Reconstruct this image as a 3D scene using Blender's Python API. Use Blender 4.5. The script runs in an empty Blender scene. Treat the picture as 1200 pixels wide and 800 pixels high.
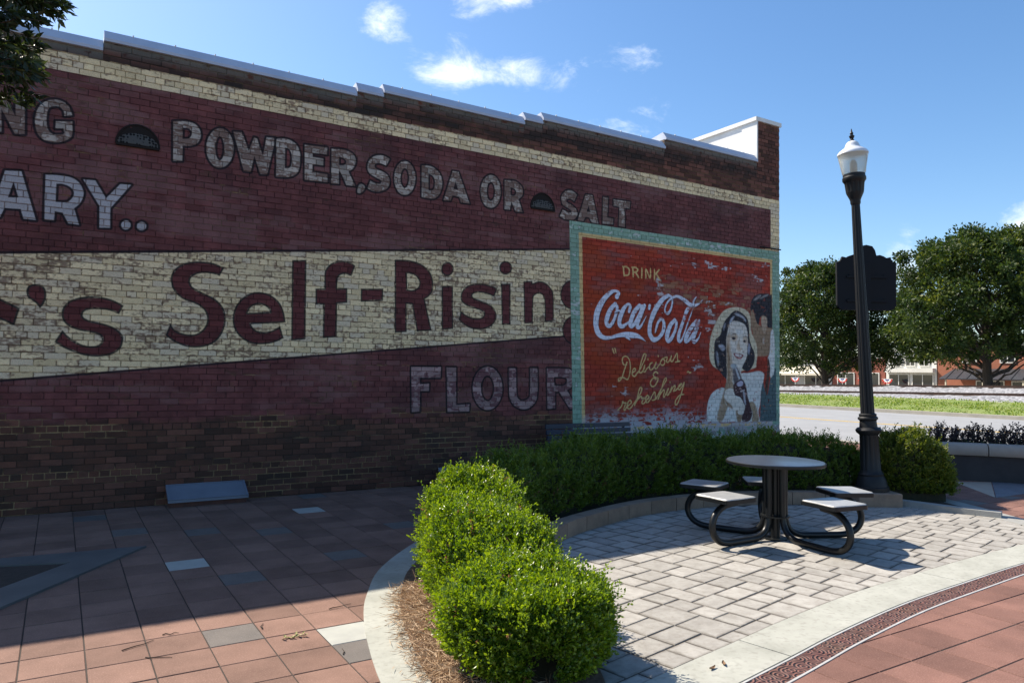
import bpy, bmesh, math, random
import numpy as np
from mathutils import Vector, Matrix

R = math.radians
random.seed(7)
rng = np.random.default_rng(7)
scene = bpy.context.scene
col = scene.collection

# ------------------------------------------------------------------ camera, sky, sun, exposure
yaw, pitch, roll, CAM_H = 0.55491, 0.04306, 0.01415, 1.59
_f = Vector((math.sin(yaw) * math.cos(pitch), math.cos(yaw) * math.cos(pitch), math.sin(pitch)))
_r = Vector((math.cos(yaw), -math.sin(yaw), 0))
_u = _r.cross(_f)
_r2 = _r * math.cos(roll) + _u * math.sin(roll)
_u2 = -_r * math.sin(roll) + _u * math.cos(roll)
cam_data = bpy.data.cameras.new('camera')
cam = bpy.data.objects.new('camera', cam_data)
col.objects.link(cam)
cam.matrix_world = Matrix(((_r2.x, _u2.x, -_f.x, 0), (_r2.y, _u2.y, -_f.y, 0), (_r2.z, _u2.z, -_f.z, CAM_H), (0, 0, 0, 1)))
cam_data.sensor_width = 36
cam_data.lens = 25.62
cam_data.clip_start = 0.05
cam_data.clip_end = 2000
scene.camera = cam

SUN_DIR = Vector((-0.40, 0.83, 1.0)).normalized()          # towards the sun
SUN_EL = math.asin(SUN_DIR.z)
SUN_AZ = math.atan2(SUN_DIR.x, SUN_DIR.y)
sun_data = bpy.data.lights.new('sun', 'SUN')
sun_data.energy = 4.15
sun_data.angle = R(0.53)
sun_data.color = (1.0, 0.91, 0.78)
sun = bpy.data.objects.new('sun', sun_data)
col.objects.link(sun)
sun.rotation_euler = (-SUN_DIR).to_track_quat('-Z', 'Y').to_euler()
sun.location = (0, 0, 30)

world = bpy.data.worlds.new('World')
scene.world = world
world.use_nodes = True
SKY_STRENGTH = 0.088
scene.view_settings.view_transform = 'Standard'
scene.view_settings.look = 'None'
scene.view_settings.exposure = 1.17
scene.view_settings.gamma = 1.0
scene.view_settings.use_curve_mapping = False
scene.cycles.max_bounces = 6
scene.cycles.diffuse_bounces = 3
scene.cycles.glossy_bounces = 2
scene.cycles.transmission_bounces = 4


def build_world():
    nt = world.node_tree
    nt.nodes.clear()
    N, Lk = nt.nodes.new, nt.links.new
    out = N('ShaderNodeOutputWorld')
    bg = N('ShaderNodeBackground')
    bg.inputs['Strength'].default_value = SKY_STRENGTH
    sky = N('ShaderNodeTexSky')
    sky.sky_type = 'NISHITA'
    sky.sun_disc = False
    sky.sun_elevation = SUN_EL
    sky.sun_rotation = SUN_AZ
    sky.altitude = 250
    sky.air_density = 1.0
    sky.dust_density = 0.8
    sky.ozone_density = 2.0
    tc = N('ShaderNodeTexCoord')
    noise = N('ShaderNodeTexNoise')
    noise.inputs['Scale'].default_value = 13.0
    noise.inputs['Detail'].default_value = 9.0
    noise.inputs['Roughness'].default_value = 0.66
    noise.inputs['Distortion'].default_value = 0.35
    mp = N('ShaderNodeMapping')
    mp.inputs['Scale'].default_value = (1.0, 1.0, 1.7)
    Lk(tc.outputs['Generated'], mp.inputs['Vector'])
    Lk(mp.outputs['Vector'], noise.inputs['Vector'])
    # clouds: (azimuth deg clockwise from +Y, elevation deg, half width deg, half height deg, weight)
    clouds = CLOUDS
    total = None
    for az, el, wx, wy, wt in clouds:
        c = Vector((math.sin(R(az)) * math.cos(R(el)), math.cos(R(az)) * math.cos(R(el)), math.sin(R(el))))
        e1 = Vector((math.cos(R(az)), -math.sin(R(az)), 0.0))
        e2 = e1.cross(c)
        e1s, e2s = e1 / math.radians(wx), e2 / math.radians(wy)
        d1 = N('ShaderNodeVectorMath'); d1.operation = 'DOT_PRODUCT'; d1.inputs[1].default_value = e1s
        d2 = N('ShaderNodeVectorMath'); d2.operation = 'DOT_PRODUCT'; d2.inputs[1].default_value = e2s
        d3 = N('ShaderNodeVectorMath'); d3.operation = 'DOT_PRODUCT'; d3.inputs[1].default_value = c
        for d in (d1, d2, d3):
            Lk(tc.outputs['Generated'], d.inputs[0])
        o1, o2 = e1s.dot(c), e2s.dot(c)
        cb = N('ShaderNodeCombineXYZ')
        s1 = N('ShaderNodeMath'); s1.operation = 'SUBTRACT'; s1.inputs[1].default_value = o1
        s2 = N('ShaderNodeMath'); s2.operation = 'SUBTRACT'; s2.inputs[1].default_value = o2
        Lk(d1.outputs['Value'], s1.inputs[0]); Lk(d2.outputs['Value'], s2.inputs[0])
        Lk(s1.outputs[0], cb.inputs[0]); Lk(s2.outputs[0], cb.inputs[1])
        ln = N('ShaderNodeVectorMath'); ln.operation = 'LENGTH'
        Lk(cb.outputs[0], ln.inputs[0])
        mr = N('ShaderNodeMapRange'); mr.interpolation_type = 'SMOOTHSTEP'
        mr.inputs['From Min'].default_value = 1.0
        mr.inputs['From Max'].default_value = 0.0
        mr.inputs['To Min'].default_value = 0.0
        mr.inputs['To Max'].default_value = wt
        Lk(ln.outputs['Value'], mr.inputs['Value'])
        gt = N('ShaderNodeMath'); gt.operation = 'GREATER_THAN'; gt.inputs[1].default_value = 0.0
        Lk(d3.outputs['Value'], gt.inputs[0])
        ml = N('ShaderNodeMath'); ml.operation = 'MULTIPLY'
        Lk(mr.outputs['Result'], ml.inputs[0]); Lk(gt.outputs[0], ml.inputs[1])
        if total is None:
            total = ml
        else:
            ad = N('ShaderNodeMath'); ad.operation = 'ADD'
            Lk(total.outputs[0], ad.inputs[0]); Lk(ml.outputs[0], ad.inputs[1])
            total = ad
    # density = smoothstep(noise - (1 - mask) ...)
    m = N('ShaderNodeMath'); m.operation = 'MULTIPLY_ADD'
    m.inputs[1].default_value = 0.50
    Lk(total.outputs[0], m.inputs[0]); Lk(noise.outputs['Fac'], m.inputs[2])
    rmp = N('ShaderNodeMapRange'); rmp.interpolation_type = 'SMOOTHSTEP'
    rmp.inputs['From Min'].default_value = 0.75
    rmp.inputs['From Max'].default_value = 1.2
    Lk(m.outputs[0], rmp.inputs['Value'])
    mix = N('ShaderNodeMix'); mix.data_type = 'RGBA'
    mix.inputs[7].default_value = (7.2, 7.5, 7.9, 1)
    Lk(rmp.outputs['Result'], mix.inputs[0])
    hs = N('ShaderNodeHueSaturation')
    hs.inputs['Saturation'].default_value = 1.2
    Lk(sky.outputs['Color'], hs.inputs['Color'])
    Lk(hs.outputs['Color'], mix.inputs[6])
    Lk(mix.outputs[2], bg.inputs['Color'])
    Lk(bg.outputs[0], out.inputs['Surface'])


CLOUDS = [
    (33.0, 22.5, 7.6, 2.7, 1.0), (26.3, 22.8, 5.6, 3.8, 0.86), (21.2, 25.7, 4.0, 3.6, 0.93),
    (41.2, 23.7, 5.0, 2.2, 0.8), (41.0, 18.9, 7.0, 4.6, 0.78), (29.0, 27.6, 6.5, 3.6, 0.8), (34.0, 28.6, 6.0, 2.4, 0.8),
    (60.2, 7.6, 3.4, 5.0, 0.95), (67.6, 9.6, 4.6, 4.0, 1.15), (78.0, 14.0, 9.0, 4.0, 0.9),
    (8.0, 33.0, 9.0, 3.6, 0.85), (-30.0, 24.0, 10.0, 4.0, 0.9), (120.0, 20.0, 12.0, 4.0, 0.95), (165.0, 28.0, 10.0, 4.5, 0.95),
    (215.0, 22.0, 12.0, 4.0, 0.95), (262.0, 26.0, 10.0, 4.0, 0.95), (305.0, 18.0, 9.0, 3.5, 0.9)]
build_world()
BIG_LETTERS=[[[(1.672,2.827,1),(1.623,2.721,1),(1.551,2.74,0),(1.457,2.744,0),(1.372,2.725,0),(1.311,2.686,0),(1.29,2.635,0),(1.307,2.578,0),(1.37,2.532,0),(1.465,2.489,0),(1.56,2.445,0),(1.633,2.39,0),(1.683,2.317,0),(1.707,2.208,0),(1.698,2.105,0),(1.661,2.002,0),(1.592,1.915,0),(1.499,1.862,0),(1.391,1.842,0),(1.284,1.847,0),(1.177,1.884,0),(1.1,1.931,0),(1.047,1.974,1),(1.095,2.114,1),(1.134,2.047,0),(1.203,2.009,0),(1.294,1.991,0),(1.371,1.999,0),(1.439,2.043,0),(1.484,2.112,0),(1.497,2.197,0),(1.471,2.279,0),(1.407,2.342,0),(1.321,2.379,0),(1.221,2.414,0),(1.151,2.467,0),(1.104,2.538,0),(1.083,2.627,0),(1.091,2.701,0),(1.134,2.771,0),(1.208,2.831,0),(1.314,2.865,0),(1.437,2.877,0),(1.548,2.867,0)]],
[[(2.431,2.192,1),(2.006,2.149,1),(2.033,2.103,0),(2.092,2.066,0),(2.177,2.057,0),(2.261,2.078,0),(2.321,2.111,0),(2.363,2.141,1),(2.41,1.996,1),(2.334,1.949,0),(2.232,1.916,0),(2.114,1.903,0),(1.996,1.92,0),(1.896,1.977,0),(1.828,2.06,0),(1.793,2.161,0),(1.797,2.281,0),(1.835,2.386,0),(1.906,2.476,0),(1.995,2.534,0),(2.095,2.555,0),(2.206,2.54,0),(2.302,2.485,0),(2.373,2.401,0),(2.411,2.297,0)],[(1.961,2.286,1),(1.992,2.352,0),(2.041,2.39,0),(2.099,2.405,0),(2.167,2.392,0),(2.216,2.356,0),(2.238,2.314,1)]],
[[(2.495,2.995,1),(2.675,3.015,1),(2.691,1.989,1),(2.51,1.964,1)]],
[[(2.806,2.651,1),(2.925,2.663,1),(2.92,2.855,0),(2.946,2.93,0),(3.009,3,0),(3.102,3.04,0),(3.197,3.049,0),(3.274,3.034,0),(3.333,2.996,1),(3.284,2.857,1),(3.221,2.876,0),(3.164,2.872,0),(3.117,2.844,0),(3.096,2.786,0),(3.093,2.675,1),(3.231,2.689,1),(3.236,2.496,1),(3.098,2.476,1),(3.103,2.031,1),(2.92,2.012,1),(2.916,2.452,1),(2.811,2.446,1)]],
[[(3.424,2.696,1),(3.741,2.719,1),(3.739,2.551,1),(3.426,2.521,1)]],
[[(3.903,3.134,1),(4.073,3.147,0),(4.221,3.131,0),(4.35,3.084,0),(4.45,2.993,0),(4.492,2.867,0),(4.487,2.748,0),(4.435,2.665,0),(4.367,2.617,1),(4.484,2.177,1),(4.259,2.153,1),(4.176,2.534,1),(4.092,2.535,1),(4.101,2.141,1),(3.925,2.124,1)],[(4.087,2.962,1),(4.161,2.959,0),(4.236,2.926,0),(4.28,2.861,0),(4.275,2.801,0),(4.24,2.753,0),(4.166,2.728,0),(4.098,2.733,1)]],
[[(4.633,2.818,1),(4.812,2.842,1),(4.826,2.217,1),(4.648,2.196,1)]],
[[(4.818,3.085,0),(4.814,3.053,0),(4.8,3.024,0),(4.779,3,0),(4.752,2.983,0),(4.721,2.976,0),(4.691,2.978,0),(4.663,2.99,0),(4.641,3.01,0),(4.627,3.037,0),(4.622,3.068,0),(4.626,3.099,0),(4.639,3.128,0),(4.66,3.152,0),(4.687,3.169,0),(4.717,3.177,0),(4.748,3.175,0),(4.776,3.163,0),(4.798,3.143,0),(4.813,3.116,0)]],
[[(5.56,2.86,1),(5.509,2.727,1),(5.4,2.761,0),(5.281,2.774,0),(5.176,2.76,0),(5.135,2.722,0),(5.166,2.683,0),(5.284,2.65,0),(5.403,2.616,0),(5.512,2.55,0),(5.555,2.448,0),(5.528,2.352,0),(5.445,2.276,0),(5.315,2.233,0),(5.174,2.227,0),(5.058,2.258,0),(4.976,2.305,0),(4.919,2.353,1),(4.946,2.48,1),(5.031,2.43,0),(5.148,2.389,0),(5.265,2.391,0),(5.33,2.425,0),(5.334,2.477,0),(5.262,2.514,0),(5.145,2.538,0),(5.029,2.572,0),(4.959,2.629,0),(4.946,2.709,0),(4.979,2.793,0),(5.058,2.86,0),(5.173,2.896,0),(5.303,2.906,0),(5.434,2.888,0)]],
[[(5.627,2.93,1),(5.791,2.947,1),(5.804,2.324,1),(5.65,2.31,1)]],
[[(5.815,3.189,0),(5.81,3.157,0),(5.794,3.127,0),(5.77,3.103,0),(5.739,3.086,0),(5.705,3.078,0),(5.671,3.08,0),(5.64,3.092,0),(5.615,3.112,0),(5.599,3.139,0),(5.593,3.17,0),(5.598,3.201,0),(5.613,3.231,0),(5.637,3.255,0),(5.668,3.273,0),(5.702,3.281,0),(5.736,3.279,0),(5.767,3.267,0),(5.792,3.247,0),(5.809,3.22,0)]],
[[(6.028,3.002,1),(6.187,3.014,1),(6.192,2.974,1),(6.29,3.018,0),(6.395,3.02,0),(6.501,2.969,0),(6.577,2.876,0),(6.597,2.745,0),(6.602,2.416,1),(6.435,2.393,1),(6.425,2.712,0),(6.398,2.798,0),(6.332,2.837,0),(6.254,2.809,0),(6.212,2.731,0),(6.21,2.364,1),(6.051,2.35,1)]],
[[(7.2,2.874,0),(7.189,2.8,0),(7.156,2.732,0),(7.104,2.677,0),(7.038,2.639,0),(6.966,2.624,0),(6.893,2.631,0),(6.828,2.66,0),(6.776,2.709,0),(6.743,2.771,0),(6.73,2.842,0),(6.741,2.915,0),(6.773,2.982,0),(6.823,3.037,0),(6.887,3.076,0),(6.96,3.093,0),(7.033,3.087,0),(7.099,3.059,0),(7.152,3.01,0),(7.187,2.947,0)]],
[[(7.34,2.305,0),(7.327,2.228,0),(7.287,2.157,0),(7.223,2.1,0),(7.144,2.062,0),(7.056,2.047,0),(6.969,2.057,0),(6.89,2.089,0),(6.828,2.14,0),(6.788,2.207,0),(6.773,2.281,0),(6.786,2.357,0),(6.824,2.426,0),(6.885,2.483,0),(6.963,2.522,0),(7.05,2.539,0),(7.138,2.532,0),(7.219,2.501,0),(7.283,2.449,0),(7.325,2.382,0)]],
[[(-0.923,2.341,1),(-0.802,2.339,1),(-0.79,2.274,0),(-0.722,2.323,0),(-0.635,2.32,0),(-0.56,2.298,0),(-0.384,2.208,1),(-0.426,2.023,1),(-0.552,2.081,0),(-0.641,2.094,0),(-0.726,2.036,0),(-0.766,1.927,0),(-0.762,1.642,1),(-0.897,1.625,1)]],
[[(-0.33,2.405,0),(-0.309,2.453,0),(-0.263,2.475,0),(-0.201,2.47,0),(-0.16,2.427,0),(-0.15,2.344,0),(-0.17,2.268,0),(-0.203,2.219,1),(-0.233,2.264,0),(-0.272,2.298,0),(-0.315,2.332,0)]],
[[(0.598,2.296,1),(0.556,2.196,1),(0.458,2.233,0),(0.34,2.241,0),(0.241,2.226,0),(0.201,2.186,0),(0.211,2.138,0),(0.278,2.104,0),(0.395,2.081,0),(0.515,2.038,0),(0.595,1.963,0),(0.606,1.886,0),(0.575,1.797,0),(0.491,1.736,0),(0.374,1.708,0),(0.241,1.717,0),(0.126,1.755,0),(0.028,1.8,0),(-0.054,1.859,1),(0.013,1.987,1),(0.088,1.905,0),(0.188,1.843,0),(0.287,1.821,0),(0.37,1.839,0),(0.396,1.898,0),(0.366,1.954,0),(0.265,1.979,0),(0.15,2.002,0),(0.059,2.046,0),(0.009,2.119,0),(0.003,2.203,0),(0.043,2.29,0),(0.122,2.343,0),(0.235,2.375,0),(0.369,2.378,0),(0.488,2.351,0)]]]
WHITE_LETTERS=[[[(1.049,4.519,1),(1.189,4.546,0),(1.294,4.529,0),(1.348,4.466,0),(1.356,4.384,0),(1.32,4.304,0),(1.245,4.26,0),(1.161,4.245,1),(1.162,4.063,1),(1.064,4.047,1)],[(1.154,4.461,1),(1.21,4.467,0),(1.253,4.438,0),(1.254,4.386,0),(1.223,4.345,0),(1.158,4.327,1)]],
[[(1.739,4.32,0),(1.734,4.243,0),(1.713,4.171,0),(1.679,4.111,0),(1.636,4.069,0),(1.588,4.049,0),(1.539,4.053,0),(1.495,4.081,0),(1.459,4.128,0),(1.435,4.191,0),(1.425,4.264,0),(1.43,4.34,0),(1.45,4.411,0),(1.483,4.471,0),(1.525,4.513,0),(1.574,4.535,0),(1.623,4.532,0),(1.668,4.506,0),(1.705,4.458,0),(1.729,4.394,0)],[(1.632,4.297,0),(1.631,4.25,0),(1.624,4.208,0),(1.614,4.173,0),(1.599,4.15,0),(1.583,4.14,0),(1.567,4.144,0),(1.551,4.163,0),(1.539,4.193,0),(1.53,4.233,0),(1.526,4.278,0),(1.527,4.324,0),(1.534,4.366,0),(1.544,4.401,0),(1.558,4.425,0),(1.575,4.435,0),(1.591,4.431,0),(1.607,4.412,0),(1.619,4.382,0),(1.628,4.342,0)]],
[[(1.731,4.524,1),(1.832,4.534,1),(1.92,4.315,1),(1.981,4.499,1),(2.012,4.494,1),(2.092,4.279,1),(2.131,4.527,1),(2.243,4.537,1),(2.15,4.055,1),(2.067,4.046,1),(1.988,4.268,1),(1.948,4.054,1),(1.867,4.054,1)]],
[[(2.25,4.527,1),(2.382,4.551,0),(2.504,4.506,0),(2.557,4.392,0),(2.561,4.258,0),(2.525,4.13,0),(2.417,4.062,0),(2.263,4.044,1)],[(2.364,4.437,1),(2.418,4.424,0),(2.453,4.352,0),(2.452,4.24,0),(2.425,4.181,0),(2.367,4.171,1)]],
[[(2.614,4.519,1),(2.912,4.534,1),(2.915,4.438,1),(2.721,4.43,1),(2.723,4.376,1),(2.866,4.377,1),(2.866,4.286,1),(2.721,4.28,1),(2.724,4.177,1),(2.923,4.177,1),(2.926,4.072,1),(2.626,4.056,1)]],
[[(2.972,4.528,1),(3.152,4.541,0),(3.271,4.504,0),(3.309,4.417,0),(3.276,4.318,0),(3.211,4.261,1),(3.306,4.078,1),(3.187,4.072,1),(3.101,4.237,1),(3.077,4.247,1),(3.081,4.072,1),(2.977,4.064,1)],[(3.077,4.436,1),(3.143,4.428,0),(3.179,4.384,0),(3.145,4.336,0),(3.08,4.326,1)]],
[[(3.354,4.085,0),(3.389,4.119,0),(3.438,4.098,0),(3.439,4.051,0),(3.392,3.997,0),(3.344,3.995,0)]],
[[(3.796,4.529,1),(3.745,4.429,1),(3.656,4.448,0),(3.586,4.426,0),(3.587,4.369,0),(3.676,4.34,0),(3.766,4.297,0),(3.803,4.218,0),(3.77,4.118,0),(3.665,4.056,0),(3.56,4.047,0),(3.48,4.075,1),(3.522,4.182,1),(3.592,4.159,0),(3.663,4.163,0),(3.679,4.206,0),(3.608,4.238,0),(3.52,4.275,0),(3.477,4.341,0),(3.492,4.444,0),(3.566,4.527,0),(3.689,4.561,0)]],
[[(4.188,4.321,0),(4.181,4.245,0),(4.16,4.175,0),(4.125,4.116,0),(4.08,4.076,0),(4.031,4.057,0),(3.981,4.062,0),(3.936,4.089,0),(3.9,4.137,0),(3.876,4.199,0),(3.867,4.272,0),(3.873,4.346,0),(3.894,4.416,0),(3.928,4.474,0),(3.971,4.516,0),(4.02,4.536,0),(4.07,4.532,0),(4.116,4.505,0),(4.153,4.458,0),(4.178,4.394,0)],[(4.092,4.306,0),(4.089,4.262,0),(4.081,4.222,0),(4.067,4.188,0),(4.049,4.166,0),(4.029,4.156,0),(4.008,4.16,0),(3.99,4.177,0),(3.975,4.206,0),(3.964,4.243,0),(3.96,4.286,0),(3.963,4.33,0),(3.971,4.37,0),(3.985,4.403,0),(4.003,4.426,0),(4.023,4.436,0),(4.043,4.433,0),(4.062,4.416,0),(4.077,4.387,0),(4.087,4.349,0)]],
[[(4.281,4.516,1),(4.424,4.529,0),(4.56,4.456,0),(4.61,4.323,0),(4.574,4.159,0),(4.472,4.067,0),(4.29,4.066,1)],[(4.389,4.418,1),(4.466,4.388,0),(4.494,4.295,0),(4.47,4.196,0),(4.394,4.175,1)]],
[[(4.774,4.515,1),(4.874,4.516,1),(5.063,4.077,1),(4.922,4.072,1),(4.889,4.15,1),(4.781,4.16,1),(4.744,4.076,1),(4.634,4.068,1)],[(4.825,4.373,1),(4.867,4.254,1),(4.791,4.254,1)]],
[[(5.6,4.335,0),(5.593,4.256,0),(5.568,4.182,0),(5.53,4.122,0),(5.481,4.08,0),(5.427,4.06,0),(5.372,4.065,0),(5.323,4.094,0),(5.283,4.143,0),(5.258,4.209,0),(5.248,4.284,0),(5.255,4.362,0),(5.278,4.434,0),(5.316,4.495,0),(5.364,4.538,0),(5.418,4.559,0),(5.473,4.555,0),(5.523,4.527,0),(5.563,4.477,0),(5.59,4.411,0)],[(5.494,4.32,0),(5.491,4.275,0),(5.482,4.233,0),(5.466,4.199,0),(5.447,4.176,0),(5.425,4.166,0),(5.403,4.17,0),(5.383,4.188,0),(5.366,4.217,0),(5.356,4.255,0),(5.351,4.299,0),(5.354,4.343,0),(5.363,4.385,0),(5.378,4.419,0),(5.398,4.442,0),(5.42,4.452,0),(5.442,4.449,0),(5.462,4.431,0),(5.479,4.402,0),(5.49,4.363,0)]],
[[(5.661,4.518,1),(5.857,4.53,0),(5.977,4.453,0),(5.992,4.342,0),(5.918,4.257,1),(5.997,4.068,1),(5.865,4.062,1),(5.788,4.212,1),(5.768,4.076,1),(5.669,4.074,1)],[(5.771,4.423,1),(5.85,4.405,0),(5.873,4.352,0),(5.839,4.302,0),(5.773,4.3,1)]],
[[(7.038,4.491,1),(6.981,4.376,1),(6.894,4.404,0),(6.836,4.384,0),(6.837,4.333,0),(6.943,4.3,0),(7.032,4.233,0),(7.043,4.147,0),(6.971,4.075,0),(6.826,4.057,0),(6.697,4.092,1),(6.753,4.216,1),(6.825,4.186,0),(6.906,4.177,0),(6.92,4.218,0),(6.838,4.255,0),(6.752,4.294,0),(6.726,4.408,0),(6.796,4.508,0),(6.916,4.541,0)]],
[[(7.21,4.515,1),(7.35,4.523,1),(7.482,4.07,1),(7.34,4.073,1),(7.29,4.147,1),(7.215,4.149,1),(7.166,4.072,1),(7.053,4.07,1)],[(7.272,4.344,1),(7.313,4.238,1),(7.239,4.24,1)]],
[[(7.573,4.526,1),(7.681,4.533,1),(7.67,4.194,1),(7.799,4.19,1),(7.79,4.095,1),(7.568,4.08,1)]],
[[(7.796,4.517,1),(8.167,4.526,1),(8.152,4.412,1),(8.034,4.405,1),(8.054,4.077,1),(7.916,4.081,1),(7.928,4.412,1),(7.797,4.414,1)]],
[[(-0.566,3.669,1),(-0.422,3.685,1),(-0.273,3.173,1),(-0.384,3.174,1),(-0.413,3.276,1),(-0.558,3.269,1),(-0.592,3.168,1),(-0.684,3.164,1)],[(-0.487,3.566,1),(-0.437,3.396,1),(-0.531,3.386,1)]],
[[(-0.202,3.68,1),(-0.03,3.699,0),(0.093,3.662,0),(0.153,3.575,0),(0.16,3.496,0),(0.129,3.411,0),(0.077,3.348,1),(0.13,3.171,1),(0.028,3.175,1),(-0.029,3.287,1),(-0.103,3.293,1),(-0.108,3.19,1),(-0.195,3.187,1)],[(-0.1,3.601,1),(-0.027,3.604,0),(0.042,3.575,0),(0.071,3.523,0),(0.059,3.465,0),(0.007,3.41,0),(-0.1,3.396,1)]],
[[(0.154,3.685,1),(0.271,3.69,1),(0.383,3.503,1),(0.52,3.686,1),(0.631,3.695,1),(0.429,3.395,1),(0.434,3.172,1),(0.328,3.162,1),(0.323,3.405,1)]],
[[(0.64,3.229,0),(0.635,3.202,0),(0.618,3.181,0),(0.594,3.171,0),(0.57,3.175,0),(0.552,3.192,0),(0.545,3.218,0),(0.551,3.244,0),(0.567,3.266,0),(0.591,3.276,0),(0.615,3.272,0),(0.633,3.254,0)]],
[[(0.802,3.235,0),(0.796,3.209,0),(0.779,3.189,0),(0.755,3.179,0),(0.73,3.183,0),(0.712,3.199,0),(0.705,3.223,0),(0.71,3.249,0),(0.728,3.269,0),(0.752,3.279,0),(0.776,3.275,0),(0.795,3.259,0)]],
[[(-0.714,4.437,1),(-0.587,4.451,1),(-0.495,4.268,1),(-0.5,4.496,1),(-0.42,4.518,1),(-0.407,4.093,1),(-0.495,4.082,1),(-0.624,4.332,1),(-0.612,4.08,1),(-0.701,4.063,1)]],
[[(0.024,4.388,1),(-0.007,4.472,0),(-0.064,4.519,0),(-0.142,4.529,0),(-0.217,4.5,0),(-0.28,4.435,0),(-0.314,4.33,0),(-0.315,4.213,0),(-0.285,4.115,0),(-0.224,4.062,0),(-0.136,4.054,0),(-0.049,4.08,0),(0.016,4.132,0),(0.031,4.188,0),(0.027,4.313,1),(-0.128,4.289,1),(-0.128,4.21,1),(-0.054,4.224,1),(-0.046,4.167,0),(-0.095,4.144,0),(-0.161,4.145,0),(-0.201,4.196,0),(-0.215,4.285,0),(-0.208,4.391,0),(-0.172,4.444,0),(-0.106,4.458,0),(-0.061,4.421,0),(-0.048,4.364,1)]],
[[(4.182,1.653,1),(4.643,1.66,1),(4.639,1.508,1),(4.316,1.505,1),(4.318,1.413,1),(4.464,1.422,1),(4.461,1.318,1),(4.325,1.318,1),(4.327,1.033,1),(4.203,1.024,1)]],
[[(4.736,1.655,1),(4.888,1.658,1),(4.898,1.114,1),(5.119,1.128,1),(5.114,1.021,1),(4.761,1.015,1)]],
[[(5.677,1.357,0),(5.666,1.257,0),(5.63,1.167,0),(5.574,1.096,0),(5.503,1.051,0),(5.425,1.037,0),(5.346,1.053,0),(5.275,1.1,0),(5.218,1.17,0),(5.181,1.259,0),(5.167,1.357,0),(5.178,1.454,0),(5.211,1.543,0),(5.265,1.614,0),(5.335,1.661,0),(5.413,1.678,0),(5.493,1.663,0),(5.565,1.618,0),(5.624,1.547,0),(5.662,1.457,0)],[(5.532,1.357,0),(5.528,1.298,0),(5.512,1.245,0),(5.488,1.202,0),(5.457,1.176,0),(5.422,1.167,0),(5.387,1.176,0),(5.356,1.203,0),(5.33,1.245,0),(5.313,1.298,0),(5.307,1.357,0),(5.311,1.415,0),(5.326,1.468,0),(5.35,1.51,0),(5.381,1.538,0),(5.415,1.547,0),(5.451,1.538,0),(5.483,1.511,0),(5.508,1.469,0),(5.526,1.416,0)]],
[[(5.782,1.66,1),(5.914,1.662,1),(5.929,1.281,0),(5.978,1.186,0),(6.049,1.169,0),(6.135,1.197,0),(6.176,1.281,0),(6.17,1.671,1),(6.307,1.673,1),(6.313,1.28,0),(6.265,1.135,0),(6.151,1.053,0),(6.023,1.042,0),(5.881,1.103,0),(5.809,1.222,0),(5.793,1.376,0)]],
[[(6.484,1.671,1),(6.748,1.675,0),(6.948,1.653,0),(7.059,1.529,0),(6.998,1.403,0),(6.875,1.328,1),(7.096,1.027,1),(6.941,1.029,1),(6.723,1.304,1),(6.647,1.304,1),(6.651,1.046,1),(6.502,1.036,1)],[(6.629,1.538,1),(6.842,1.527,0),(6.873,1.465,0),(6.813,1.403,0),(6.631,1.402,1)]]]
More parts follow.
